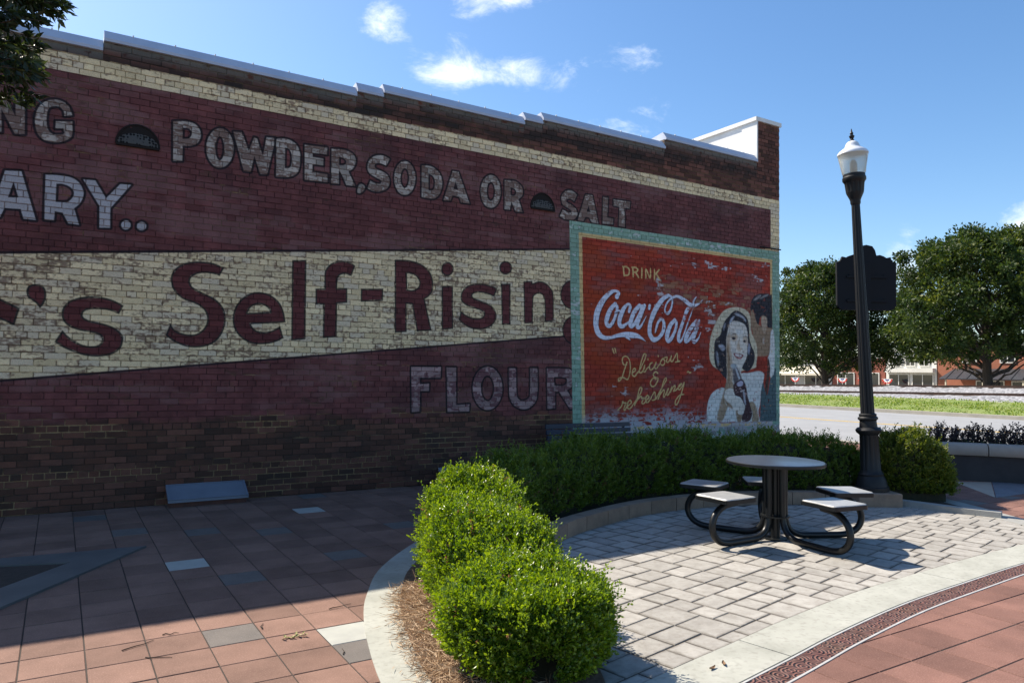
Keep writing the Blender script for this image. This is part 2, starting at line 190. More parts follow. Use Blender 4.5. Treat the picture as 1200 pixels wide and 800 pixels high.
LOGO_STROKES=[[(7.887,2.889,0.0425),(7.9,2.907,0.035),(7.925,2.955,0.0294),(7.85,2.983,0.0212),(7.743,2.943,0.0368),(7.628,2.847,0.0449),(7.535,2.725,0.0531),(7.474,2.599,0.0555),(7.448,2.466,0.0531),(7.456,2.352,0.049),(7.509,2.256,0.049),(7.614,2.195,0.0343),(7.762,2.2,0.0261),(7.911,2.239,0.031),(8.063,2.262,0.0408),(8.216,2.26,0.049),(8.35,2.248,0.0368),(8.451,2.209,0.018),(8.531,2.166,0.0044)],
[(8.095,2.238,0.0327),(8.184,2.174,0.0082)],
[(7.852,2.762,0.035),(7.767,2.682,0.0403),(7.705,2.578,0.0449),(7.67,2.477,0.0425),(7.685,2.404,0.0376),(7.749,2.398,0.0327),(7.823,2.485,0.0294),(7.875,2.604,0.0278),(7.896,2.706,0.0298),(7.858,2.767,0.0294)],
[(7.853,2.628,0.0131),(7.928,2.657,0.0131),(7.983,2.644,0.014)],
[(8.157,2.657,0.0278),(8.183,2.74,0.0298),(8.134,2.779,0.0212),(8.047,2.706,0.0368),(7.983,2.594,0.0438),(7.947,2.491,0.0425),(7.963,2.408,0.0392),(8.039,2.404,0.0315),(8.148,2.476,0.0147)],
[(8.39,2.769,0.0359),(8.279,2.661,0.042),(8.214,2.538,0.0425),(8.188,2.436,0.0455),(8.237,2.413,0.0315),(8.325,2.519,0.0298),(8.413,2.668,0.0278),(8.446,2.764,0.0298)],
[(8.503,2.776,0.0333),(8.425,2.618,0.0368),(8.352,2.477,0.0376),(8.348,2.401,0.0368),(8.415,2.412,0.0229),(8.505,2.536,0.0098),(8.545,2.598,0.0049)],
[(8.621,2.783,0.0278),(8.608,2.734,0.0263)],
[(9.059,2.986,0.0317),(8.952,2.935,0.0394),(8.824,2.813,0.0481),(8.721,2.668,0.0508),(8.653,2.526,0.0449),(8.624,2.405,0.0438),(8.632,2.285,0.0438),(8.713,2.202,0.0438),(8.829,2.232,0.0333),(8.933,2.349,0.0368),(8.956,2.489,0.0333),(8.908,2.56,0.0245),(8.827,2.518,0.0228),(8.776,2.411,0.0229),(8.754,2.324,0.0105)],
[(9.07,2.99,0.0245),(9.149,2.956,0.0175),(9.15,2.851,0.0175),(9.113,2.743,0.021),(9.049,2.672,0.0245),(8.985,2.692,0.0175),(8.984,2.77,0.0158),(9.047,2.879,0.0175),(9.178,2.967,0.0228),(9.299,2.984,0.0245),(9.445,2.932,0.0355),(9.569,2.868,0.0392),(9.694,2.848,0.0298),(9.819,2.901,0.0175),(9.9,2.961,0.0056)],
[(9.743,3.005,0.0088),(9.681,2.938,0.0187),(9.668,2.865,0.0263)],
[(9.217,2.563,0.0315),(9.121,2.48,0.042),(9.051,2.354,0.0481),(9.028,2.248,0.0455),(9.064,2.188,0.0368),(9.147,2.252,0.035),(9.23,2.396,0.0298),(9.258,2.521,0.0298),(9.21,2.568,0.0298)],
[(9.619,2.844,0.0298),(9.508,2.748,0.0392),(9.442,2.601,0.0333),(9.375,2.456,0.035),(9.315,2.312,0.0385),(9.315,2.206,0.035),(9.388,2.226,0.0193),(9.546,2.553,0.014),(9.669,2.811,0.0123)],
[(9.745,2.567,0.0392),(9.621,2.449,0.042),(9.51,2.302,0.0467),(9.486,2.203,0.0403),(9.572,2.233,0.028),(9.696,2.381,0.0299),(9.783,2.547,0.0336)],
[(9.82,2.576,0.0336),(9.746,2.419,0.0392),(9.671,2.254,0.0403),(9.697,2.192,0.0315),(9.797,2.259,0.0168),(9.859,2.37,0.0075)]]
SCRIPT_STROKES=[[(7.804,2.016,0.0102),(7.836,1.945,0.011)],
[(7.855,2.025,0.0102),(7.877,1.954,0.0102)],
[(8.118,1.799,0.011),(8.067,1.677,0.011),(8.006,1.531,0.0102),(7.944,1.479,0.0102),(7.943,1.523,0.011),(8.037,1.539,0.0102),(8.132,1.508,0.0102),(8.173,1.581,0.0102),(8.193,1.711,0.011),(8.171,1.84,0.0102),(8.107,1.895,0.0102),(8.034,1.877,0.0102),(8.017,1.813,0.011),(8.045,1.757,0.011),(8.108,1.75,0.011)],
[(8.237,1.622,0.0102),(8.311,1.664,0.011),(8.289,1.696,0.0102),(8.247,1.663,0.0102),(8.237,1.59,0.011),(8.291,1.563,0.011),(8.354,1.624,0.011),(8.386,1.649,0.011),(8.504,1.831,0.011),(8.543,1.93,0.0102),(8.503,1.946,0.011),(8.45,1.846,0.011),(8.407,1.714,0.0102),(8.397,1.641,0.011),(8.441,1.625,0.011),(8.494,1.683,0.011),(8.516,1.749,0.011),(8.484,1.666,0.0102),(8.517,1.642,0.011),(8.571,1.7,0.0102),(8.625,1.734,0.0102)],
[(8.585,1.865,0.0102),(8.587,1.849,0.011)],
[(8.691,1.802,0.011),(8.64,1.776,0.011),(8.626,1.709,0.0102),(8.659,1.672,0.011),(8.725,1.719,0.0102),(8.78,1.812,0.011),(8.747,1.728,0.011),(8.781,1.695,0.0102),(8.836,1.754,0.0102),(8.881,1.797,0.011)],
[(8.824,1.924,0.011),(8.826,1.911,0.011)],
[(8.925,1.873,0.011),(8.881,1.814,0.011),(8.904,1.764,0.011),(8.96,1.773,0.011),(8.982,1.841,0.011),(8.937,1.877,0.011),(9.039,1.901,0.011),(9.016,1.833,0.011),(9.062,1.817,0.011),(9.119,1.886,0.011),(9.141,1.928,0.011),(9.119,1.852,0.011),(9.165,1.836,0.011),(9.268,1.974,0.011),(9.28,1.898,0.011),(9.292,1.839,0.011),(9.234,1.821,0.011),(9.339,1.84,0.011)],
[(8.815,1.621,0.011),(8.77,1.645,0.0102),(8.715,1.612,0.011),(8.737,1.554,0.011),(8.793,1.546,0.011),(8.704,1.529,0.011),(8.65,1.47,0.0102),(8.661,1.405,0.011),(8.728,1.392,0.011),(8.794,1.455,0.011),(8.827,1.53,0.011),(8.76,1.518,0.011)],
[(7.928,0.995,0.0102),(8.01,1.066,0.0102),(8.03,1.138,0.0102),(8.052,1.114,0.0102),(8.104,1.113,0.0102),(8.063,1.033,0.0102),(8.074,0.993,0.0102),(8.136,1.057,0.011),(8.22,1.112,0.0102),(8.198,1.161,0.011),(8.146,1.121,0.0102),(8.136,1.041,0.011),(8.189,1.016,0.011),(8.273,1.095,0.0102),(8.401,1.241,0.011),(8.454,1.339,0.011),(8.432,1.379,0.0102),(8.389,1.322,0.0102),(8.348,1.176,0.0102),(8.295,1.071,0.0102),(8.337,1.144,0.011),(8.433,1.224,0.0102),(8.455,1.192,0.011),(8.509,1.191,0.0102),(8.456,1.126,0.0102),(8.489,1.093,0.0102),(8.564,1.158,0.011),(8.619,1.207,0.011),(8.585,1.24,0.011),(8.542,1.191,0.011),(8.554,1.125,0.0102),(8.597,1.125,0.011),(8.663,1.19,0.0102),(8.739,1.297,0.0102),(8.762,1.239,0.0102),(8.762,1.173,0.011),(8.696,1.157,0.011)],
[(8.774,1.173,0.011),(8.929,1.389,0.011),(9.019,1.506,0.011),(8.996,1.539,0.011),(8.951,1.472,0.011),(8.895,1.322,0.011),(8.829,1.173,0.011),(8.862,1.239,0.011),(8.952,1.33,0.011),(8.975,1.305,0.011),(8.952,1.238,0.0102),(8.975,1.213,0.0102),(9.065,1.355,0.011),(9.032,1.263,0.011),(9.066,1.246,0.0102),(9.156,1.389,0.011),(9.123,1.297,0.011),(9.134,1.33,0.011),(9.214,1.406,0.011),(9.23,1.372,0.011),(9.191,1.313,0.011),(9.238,1.322,0.011),(9.307,1.372,0.011),(9.388,1.441,0.0117),(9.33,1.415,0.011),(9.307,1.356,0.0117),(9.342,1.339,0.011),(9.412,1.407,0.011),(9.447,1.458,0.011),(9.389,1.288,0.011),(9.297,1.102,0.011),(9.239,1.077,0.011),(9.25,1.153,0.011),(9.343,1.237,0.011),(9.436,1.254,0.0117)],
[(9.108,1.47,0.011),(9.112,1.456,0.011)],
[(9.528,1.647,0.0117),(9.552,1.664,0.011),(9.581,1.639,0.0117),(9.612,1.644,0.011)],
[(8.024,3.402,0.013),(8.043,3.254,0.013)],
[(8.014,3.405,0.013),(8.101,3.407,0.013),(8.15,3.374,0.013),(8.155,3.316,0.0121),(8.128,3.27,0.0121),(8.046,3.261,0.013)],
[(8.234,3.406,0.013),(8.244,3.256,0.013)],
[(8.215,3.411,0.013),(8.304,3.411,0.013),(8.343,3.386,0.013),(8.32,3.345,0.013),(8.254,3.33,0.013)],
[(8.295,3.333,0.013),(8.363,3.254,0.013)],
[(8.438,3.414,0.013),(8.434,3.252,0.013)],
[(8.531,3.255,0.013),(8.531,3.407,0.0121),(8.627,3.262,0.0121),(8.636,3.421,0.0121)],
[(8.727,3.414,0.0121),(8.728,3.251,0.013)],
[(8.833,3.419,0.013),(8.741,3.331,0.013)],
[(8.771,3.349,0.013),(8.848,3.257,0.013)]]
PAINTED_SHAPES=[((0.085,0.13,0.14),[(11.929,1.773,1),(11.773,1.583,0),(11.66,1.229,0),(11.521,1.562,0),(11.493,1.322,0),(11.46,0.734,1),(11.941,0.723,1)]),
((0.33,0.22,0.14),[(11.22,2.857,0),(11.302,2.788,0),(11.384,2.626,0),(11.494,2.557,0),(11.605,2.45,0),(11.662,2.546,0),(11.831,2.516,0),(11.788,2.157,0),(11.717,2.006,0),(11.384,1.979,0),(11.384,2.071,0),(11.356,2.218,0),(11.261,2.288,0),(11.247,2.435,0),(11.206,2.58,0),(11.193,2.745,0)]),
((0.035,0.032,0.04),[(11.193,2.948,0),(11.234,3.061,0),(11.329,3.141,0),(11.495,3.19,0),(11.809,3.197,1),(11.822,2.534,1),(11.662,2.564,0),(11.634,2.713,0),(11.55,2.764,0),(11.467,2.723,0),(11.425,2.591,0),(11.356,2.643,0),(11.274,2.86,0),(11.193,2.837,0)]),
((0.3,0.28,0.28),[(11.275,3.045,0),(11.384,3.127,0),(11.495,3.162,0),(11.439,3.102,0),(11.329,3.049,0)]),
((0.3,0.28,0.28),[(11.467,3.095,0),(11.606,3.17,0),(11.719,3.187,0),(11.578,3.121,0)]),
((0.47,0.35,0.25),[(11.494,2.724,0),(11.578,2.766,0),(11.662,2.714,0),(11.662,2.564,0),(11.605,2.431,0),(11.522,2.502,0)]),
((0.5,0.42,0.36),[(11.544,2.317,0),(11.583,2.337,0),(11.588,2.244,0),(11.544,2.224,0)]),
((0.7,0.69,0.66),[(11.78,2.463,0),(11.873,2.42,0),(11.88,1.734,0),(11.772,1.574,0),(11.722,1.751,0),(11.683,1.936,0),(11.745,2.069,0)]),
((0.09,0.05,0.04),[(11.689,1.955,0),(11.759,1.77,0),(11.716,1.49,0),(11.651,1.229,0),(11.61,1.396,0),(11.66,1.638,0)]),
((0.66,0.58,0.42),[(10.079,2,0),(10.091,2.211,0),(10.165,2.425,0),(10.303,2.644,0),(10.455,2.795,0),(10.662,2.87,0),(10.898,2.884,0),(11.112,2.824,0),(11.193,2.69,0),(11.22,2.434,0),(11.356,2.218,0),(11.384,2.034,0),(11.356,1.849,0),(11.274,1.738,0),(10.586,1.656,0),(10.23,1.739,0),(10.105,1.86,0)]),
((0.035,0.032,0.04),[(10.558,2.675,0),(10.714,2.801,0),(10.845,2.818,0),(10.978,2.77,0),(11.112,2.668,0),(11.152,2.486,0),(11.179,2.249,0),(11.302,2.032,0),(11.288,1.848,0),(11.126,1.681,0),(10.952,1.751,0),(11.032,1.916,0),(10.56,1.834,0),(10.56,1.709,0),(10.548,1.531,0),(10.369,1.653,0),(10.23,1.792,0),(10.204,2.091,0),(10.241,2.252,0),(10.367,2.345,0),(10.417,2.49,0),(10.507,2.637,0)]),
((0.45,0.47,0.55),[(10.61,2.579,0),(10.662,2.672,0),(10.74,2.707,0),(10.701,2.647,0),(10.649,2.572,0)]),
((0.42,0.44,0.5),[(10.766,2.768,0),(10.898,2.757,0),(11.031,2.691,0),(11.058,2.628,0),(10.951,2.696,0),(10.793,2.733,0)]),
((0.4,0.42,0.5),[(10.317,2.148,0),(10.431,2.169,0),(10.495,2.1,0),(10.419,2.053,0)]),
((0.3,0.32,0.4),[(11.139,2.211,0),(11.193,2.139,0),(11.152,2.01,0),(11.112,2.064,0)]),
((0.7,0.69,0.66),[(10.029,0.758,1),(10.021,0.975,0),(10.082,1.183,0),(10.206,1.305,0),(10.407,1.376,0),(10.587,1.358,0),(10.926,1.63,0),(11.112,1.65,0),(11.438,1.691,0),(11.582,1.615,0),(11.493,1.322,0),(11.465,1.065,0),(11.416,0.918,0),(11.465,0.725,1)]),
((0.72,0.66,0.59),[(10.61,2.552,0),(10.714,2.62,0),(10.898,2.611,0),(11.058,2.537,0),(11.112,2.356,0),(11.104,2.136,0),(11.085,1.953,0),(10.992,1.806,0),(10.926,1.696,0),(10.952,1.552,0),(10.847,1.389,0),(10.587,1.37,0),(10.535,1.477,0),(10.56,1.709,0),(10.539,1.941,0),(10.528,2.19,0),(10.546,2.37,0)]),
((0.58,0.45,0.34),[(10.546,2.334,0),(10.636,2.374,0),(10.632,2.194,0),(10.663,2.015,0),(10.702,1.855,0),(10.794,1.748,0),(10.703,1.55,0),(10.664,1.335,0),(10.561,1.335,0),(10.547,1.655,0),(10.534,2.119,0)]),
((0.33,0.22,0.14),[(10.534,2.119,0),(10.585,2.157,0),(10.616,1.942,0),(10.65,1.746,0),(10.633,1.478,0),(10.664,1.299,0),(10.484,1.281,0),(10.555,1.548,0),(10.56,1.834,0)]),
((0.58,0.45,0.34),[(10.806,2.127,0),(10.872,2.274,0),(10.899,2.148,0),(10.952,2.096,0),(10.872,2.057,0)]),
((0.58,0.45,0.34),[(10.649,2.329,0),(10.754,2.369,0),(10.832,2.345,0),(10.819,2.272,0),(10.715,2.233,0)]),
((0.58,0.45,0.34),[(10.978,2.315,0),(11.099,2.319,0),(11.099,2.209,0),(10.992,2.233,0)]),
((0.035,0.032,0.04),[(10.676,2.294,0),(10.72,2.323,0),(10.788,2.298,0),(10.728,2.266,0)]),
((0.035,0.032,0.04),[(10.984,2.251,0),(11.032,2.28,0),(11.08,2.254,0),(11.032,2.229,0)]),
((0.12,0.08,0.06),[(10.636,2.347,0),(10.728,2.386,0),(10.832,2.367,0),(10.728,2.368,0)]),
((0.12,0.08,0.06),[(10.978,2.336,0),(11.058,2.354,0),(11.117,2.329,0),(11.053,2.336,0)]),
((0.2,0.04,0.04),[(10.72,2.013,0),(10.807,2.019,0),(10.925,2.008,0),(10.992,1.984,0),(10.92,1.913,0),(10.794,1.929,0)]),
((0.7,0.6,0.58),[(10.757,2,0),(10.846,2.006,0),(10.952,1.979,0),(10.894,1.949,0),(10.809,1.961,0)]),
((0.38,0.27,0.18),[(10.548,1.483,0),(10.459,1.305,0),(10.37,1.076,0),(10.283,0.796,0),(10.422,0.757,0),(10.562,1.003,0),(10.716,1.269,0),(10.703,1.466,0)]),
((0.72,0.66,0.59),[(10.484,1.305,0),(10.69,1.359,0),(10.768,1.215,0),(10.9,1.178,0),(11.032,1.069,0),(11.032,0.96,0),(10.953,0.889,0),(10.795,0.928,0),(10.665,1.001,0),(10.51,1.074,0)]),
((0.33,0.22,0.14),[(10.459,1.181,0),(10.562,1.038,0),(10.691,0.983,0),(10.665,1.055,0),(10.561,1.109,0)]),
((0.33,0.22,0.14),[(10.795,0.946,0),(10.953,0.898,0),(10.932,0.742,0),(10.826,0.745,0)]),
((0.36,0.26,0.17),[(11.112,1.068,0),(11.274,1.103,0),(11.397,0.918,0),(11.424,0.735,0),(11.233,0.735,0),(11.242,0.921,0)]),
((0.15,0.13,0.14),[(10.689,1.735,1),(10.815,1.769,1),(10.957,1.525,0),(10.815,1.452,0),(10.726,1.475,0)]),
((0.07,0.035,0.04),[(10.742,1.448,0),(10.952,1.531,0),(11.059,1.413,0),(11.112,1.213,0),(11.193,1.013,0),(11.239,0.885,0),(11.166,0.75,0),(10.979,0.741,0),(10.953,0.835,0),(11.032,0.997,0),(10.926,1.178,0),(10.768,1.233,0),(10.721,1.341,0)]),
((0.4,0.44,0.47),[(10.815,1.776,0),(10.803,1.751,0),(10.772,1.732,0),(10.728,1.725,0),(10.686,1.731,0),(10.654,1.749,0),(10.643,1.773,0),(10.654,1.799,0),(10.685,1.818,0),(10.728,1.825,0),(10.771,1.819,0),(10.803,1.801,0)]),
((0.5,0.46,0.58),[(10.815,1.458,0),(10.926,1.503,0),(10.992,1.467,0),(10.939,1.404,0),(10.834,1.404,0)]),
((0.42,0.42,0.47),[(10.984,1.286,0),(11.027,1.277,0),(11.064,1.069,0),(11.027,1.078,0)]),
((0.6,0.5,0.5),[(10.913,1.314,0),(11.011,1.337,0),(11.019,1.313,0),(10.926,1.292,0)]),
((0.72,0.66,0.59),[(10.902,1.142,0),(10.892,1.118,0),(10.864,1.101,0),(10.826,1.094,0),(10.788,1.101,0),(10.76,1.119,0),(10.75,1.143,0),(10.76,1.168,0),(10.788,1.185,0),(10.826,1.191,0),(10.864,1.185,0),(10.892,1.167,0)]),
((0.72,0.66,0.59),[(11.04,1.02,0),(11.028,0.995,0),(10.996,0.977,0),(10.953,0.971,0),(10.909,0.978,0),(10.877,0.997,0),(10.866,1.022,0),(10.877,1.047,0),(10.909,1.065,0),(10.953,1.072,0),(10.996,1.064,0),(11.028,1.045,0)]),
((0.72,0.66,0.59),[(11.006,0.916,0),(10.994,0.891,0),(10.963,0.873,0),(10.921,0.867,0),(10.879,0.874,0),(10.848,0.893,0),(10.837,0.918,0),(10.848,0.943,0),(10.879,0.961,0),(10.921,0.967,0),(10.963,0.96,0),(10.994,0.941,0)]),
((0.55,0.56,0.6),[(10.773,1.727,0),(10.804,1.733,0),(10.899,1.557,0),(10.857,1.539,0)]),
((0.62,0.3,0.28),[(10.762,1.967,0),(10.846,1.926,0),(10.947,1.947,0),(10.899,1.917,0),(10.807,1.929,0)]),
((0.66,0.6,0.56),[(10.689,2.124,0),(10.772,2.108,0),(10.746,2.036,0),(10.676,2.052,0)]),
((0.7,0.69,0.66),[(10.793,2.47,0),(10.951,2.468,0),(10.978,2.387,0),(10.819,2.381,0)]),
((0.3,0.31,0.36),[(10.254,2.005,0),(10.292,2.023,0),(10.33,1.865,0),(10.305,1.776,0)]),
((0.28,0.29,0.34),[(10.443,2.509,0),(10.486,2.564,0),(10.507,2.547,0),(10.461,2.438,0)])]


# ------------------------------------------------------------------ helpers
def tag(o, label=None, cat=None, group=None, kind=None):
    if label: o['label'] = label
    if cat: o['category'] = cat
    if group: o['group'] = group
    if kind: o['kind'] = kind
    return o


def empty(name, loc, label, cat, group=None, rz=0.0):
    o = bpy.data.objects.new(name, None)
    o.empty_display_size = 0.1
    col.objects.link(o)
    o.location = loc
    o.rotation_euler = (0, 0, rz)
    return tag(o, label, cat, group)


def link_mesh(name, me, mat=None, parent=None, loc=(0, 0, 0)):
    if mat is not None and not me.materials:
        me.materials.append(mat)
    o = bpy.data.objects.new(name, me)
    col.objects.link(o)
    if parent is not None:
        o.parent = parent
    o.location = loc
    return o


class MB:
    """collects shapes into one mesh"""
    def __init__(self):
        self.v, self.f = [], []

    def add(self, verts, faces):
        n = len(self.v)
        self.v += [tuple(p) for p in verts]
        self.f += [tuple(i + n for i in fc) for fc in faces]
        return self

    def box(self, x0, x1, y0, y1, z0, z1):
        v = [(x, y, z) for z in (z0, z1) for y in (y0, y1) for x in (x0, x1)]
        return self.add(v, [(0, 2, 3, 1), (4, 5, 7, 6), (0, 1, 5, 4), (2, 6, 7, 3), (0, 4, 6, 2), (1, 3, 7, 5)])

    def cbox(self, c, hx, hy, hz, rz=0.0, ch=0.0):
        """box with chamfered top edge, turned about z"""
        ca, sa = math.cos(rz), math.sin(rz)
        vs = []
        lv = [(-hz, 1.0, 0), (hz - ch, 1.0, 0)] + ([(hz, 0, ch)] if ch else [])
        for z, _, inset in lv:
            for sx, sy in ((-1, -1), (1, -1), (1, 1), (-1, 1)):
                x, y = sx * (hx - inset), sy * (hy - inset)
                vs.append((c[0] + ca * x - sa * y, c[1] + sa * x + ca * y, c[2] + z))
        fs = [(3, 2, 1, 0)]
        for k in range(len(lv) - 1):
            for i in range(4):
                a, b = k * 4 + i, k * 4 + (i + 1) % 4
                fs.append((a, b, b + 4, a + 4))
        t = (len(lv) - 1) * 4
        fs.append((t, t + 1, t + 2, t + 3))
        return self.add(vs, fs)

    def prism(self, poly, z0, z1, ch=0.0):
        n = len(poly)
        if area2(poly) < 0:
            poly = poly[::-1]
        vs = [(p[0], p[1], z0) for p in poly] + [(p[0], p[1], z1 - ch) for p in poly]
        fs = [tuple(range(n))[::-1]] + [(i, (i + 1) % n, n + (i + 1) % n, n + i) for i in range(n)]
        if ch:
            cx, cy = sum(p[0] for p in poly) / n, sum(p[1] for p in poly) / n
            for p in poly:
                d = math.hypot(p[0] - cx, p[1] - cy) + 1e-6
                k = max(0.0, (d - ch * 1.3) / d)
                vs.append((cx + (p[0] - cx) * k, cy + (p[1] - cy) * k, z1))
            fs += [(n + i, n + (i + 1) % n, 2 * n + (i + 1) % n, 2 * n + i) for i in range(n)]
            fs.append(tuple(range(2 * n, 3 * n)))
        else:
            fs.append(tuple(range(n, 2 * n)))
        return self.add(vs, fs)

    def strip(self, A, B, z0, z1):
        """slab between two polylines of equal length"""
        n = len(A)
        vs = [(p[0], p[1], z1) for p in A] + [(p[0], p[1], z1) for p in B] + [(p[0], p[1], z0) for p in A] + [(p[0], p[1], z0) for p in B]
        fs = []
        for i in range(n - 1):
            fs.append((i, n + i, n + i + 1, i + 1))
            fs.append((2 * n + i, i, i + 1, 2 * n + i + 1))
            fs.append((n + i, 3 * n + i, 3 * n + i + 1, n + i + 1))
        fs.append((0, 2 * n, 3 * n, n))
        fs.append((n - 1, 2 * n - 1, 4 * n - 1, 3 * n - 1))
        return self.add(vs, fs)

    def tube(self, pts, rad, seg=8, cap=True):
        pts = [Vector(p) for p in pts]
        n = len(pts)
        rads = rad if isinstance(rad, (list, tuple)) else [rad] * n
        up = Vector((0, 0, 1))
        vs = []
        prev = None
        for i, p in enumerate(pts):
            t = (pts[min(i + 1, n - 1)] - pts[max(i - 1, 0)]).normalized()
            if prev is None:
                a = t.cross(up)
                if a.length < 1e-3:
                    a = t.cross(Vector((1, 0, 0)))
            else:
                a = prev - t * prev.dot(t)
            a.normalize()
            b = t.cross(a)
            prev = a
            for k in range(seg):
                th = 2 * math.pi * k / seg
                vs.append(p + (a * math.cos(th) + b * math.sin(th)) * rads[i])
        fs = []
        for i in range(n - 1):
            for k in range(seg):
                k2 = (k + 1) % seg
                fs.append((i * seg + k, i * seg + k2, (i + 1) * seg + k2, (i + 1) * seg + k))
        if cap:
            fs.append(tuple(range(seg))[::-1])
            fs.append(tuple((n - 1) * seg + k for k in range(seg)))
        return self.add(vs, fs)

    def lathe(self, prof, seg=32, c=(0, 0, 0), flute=0.0, nfl=12):
        vs, fs = [], []
        n = len(prof)
        for pr in prof:
            r, z = pr[0], pr[1]
            fl = flute if (len(pr) > 2 and pr[2]) else 0.0
            for k in range(seg):
                th = 2 * math.pi * k / seg
                rr = r * (1 - fl * (0.5 + 0.5 * math.cos(nfl * th)) ** 2)
                vs.append((c[0] + rr * math.cos(th), c[1] + rr * math.sin(th), c[2] + z))
        for i in range(n - 1):
            for k in range(seg):
                k2 = (k + 1) % seg
                fs.append((i * seg + k, i * seg + k2, (i + 1) * seg + k2, (i + 1) * seg + k))
        fs.append(tuple(range(seg))[::-1])
        fs.append(tuple((n - 1) * seg + k for k in range(seg)))
        return self.add(vs, fs)

    def mesh(self, name, smooth=False):
        me = bpy.data.meshes.new(name)
        me.from_pydata(self.v, [], self.f)
        if smooth:
            me.polygons.foreach_set('use_smooth', [True] * len(me.polygons))
            me.set_sharp_from_angle(angle=R(38))
        me.update()
        return me

    def build(self, name, mat, parent=None, loc=(0, 0, 0), smooth=False):
        return link_mesh(name, self.mesh(name, smooth), mat, parent, loc)


def area2(p):
    return sum(p[i][0] * p[(i + 1) % len(p)][1] - p[(i + 1) % len(p)][0] * p[i][1] for i in range(len(p)))


def catmull(pts, n=6, closed=False):
    P = [np.array(p, float) for p in pts]
    m = len(P)
    out = []
    rngk = range(m if closed else m - 1)
    for i in rngk:
        p1, p2 = P[i], P[(i + 1) % m]
        p0 = P[i - 1] if (closed or i > 0) else 2 * p1 - p2
        p3 = P[(i + 2) % m] if (closed or i + 2 < m) else 2 * p2 - p1
        for k in range(n):
            t = k / n
            out.append(0.5 * (2 * p1 + (p2 - p0) * t + (2 * p0 - 5 * p1 + 4 * p2 - p3) * t * t + (3 * p1 - p0 - 3 * p2 + p3) * t ** 3))
    if not closed:
        out.append(P[-1])
    return np.array(out)


def offset(line, d):
    L = np.asarray(line)
    t = np.gradient(L, axis=0)
    t /= np.linalg.norm(t, axis=1)[:, None]
    return L + np.stack([-t[:, 1], t[:, 0]], 1) * d


def clip(poly, p, n):
    """keep the side of the polygon where (q-p).n >= 0"""
    out = []
    m = len(poly)
    for i in range(m):
        a, b = np.array(poly[i]), np.array(poly[(i + 1) % m])
        da, db = (a - p) @ n, (b - p) @ n
        if da >= 0:
            out.append(tuple(a))
        if da * db < 0:
            out.append(tuple(a + (b - a) * (da / (da - db))))
    return out


def clip_by_line(poly, line, side):
    """clip by the tangent of a polyline near the polygon; side +1 keeps its left"""
    c = np.mean(np.array(poly), axis=0)
    d = np.linalg.norm(line - c, axis=1)
    i = int(np.argmin(d))
    j0, j1 = max(i - 1, 0), min(i + 1, len(line) - 1)
    t = line[j1] - line[j0]
    t /= np.linalg.norm(t)
    n = np.array([-t[1], t[0]]) * side
    if d[i] > 0.7:
        return poly if (c - line[i]) @ n > 0 else []
    return clip(poly, line[i], n)


# ------------------------------------------------------------------ materials
def new_mat(name):
    m = bpy.data.materials.new(name)
    m.use_nodes = True
    nt = m.node_tree
    b = nt.nodes['Principled BSDF']
    return m, nt, b


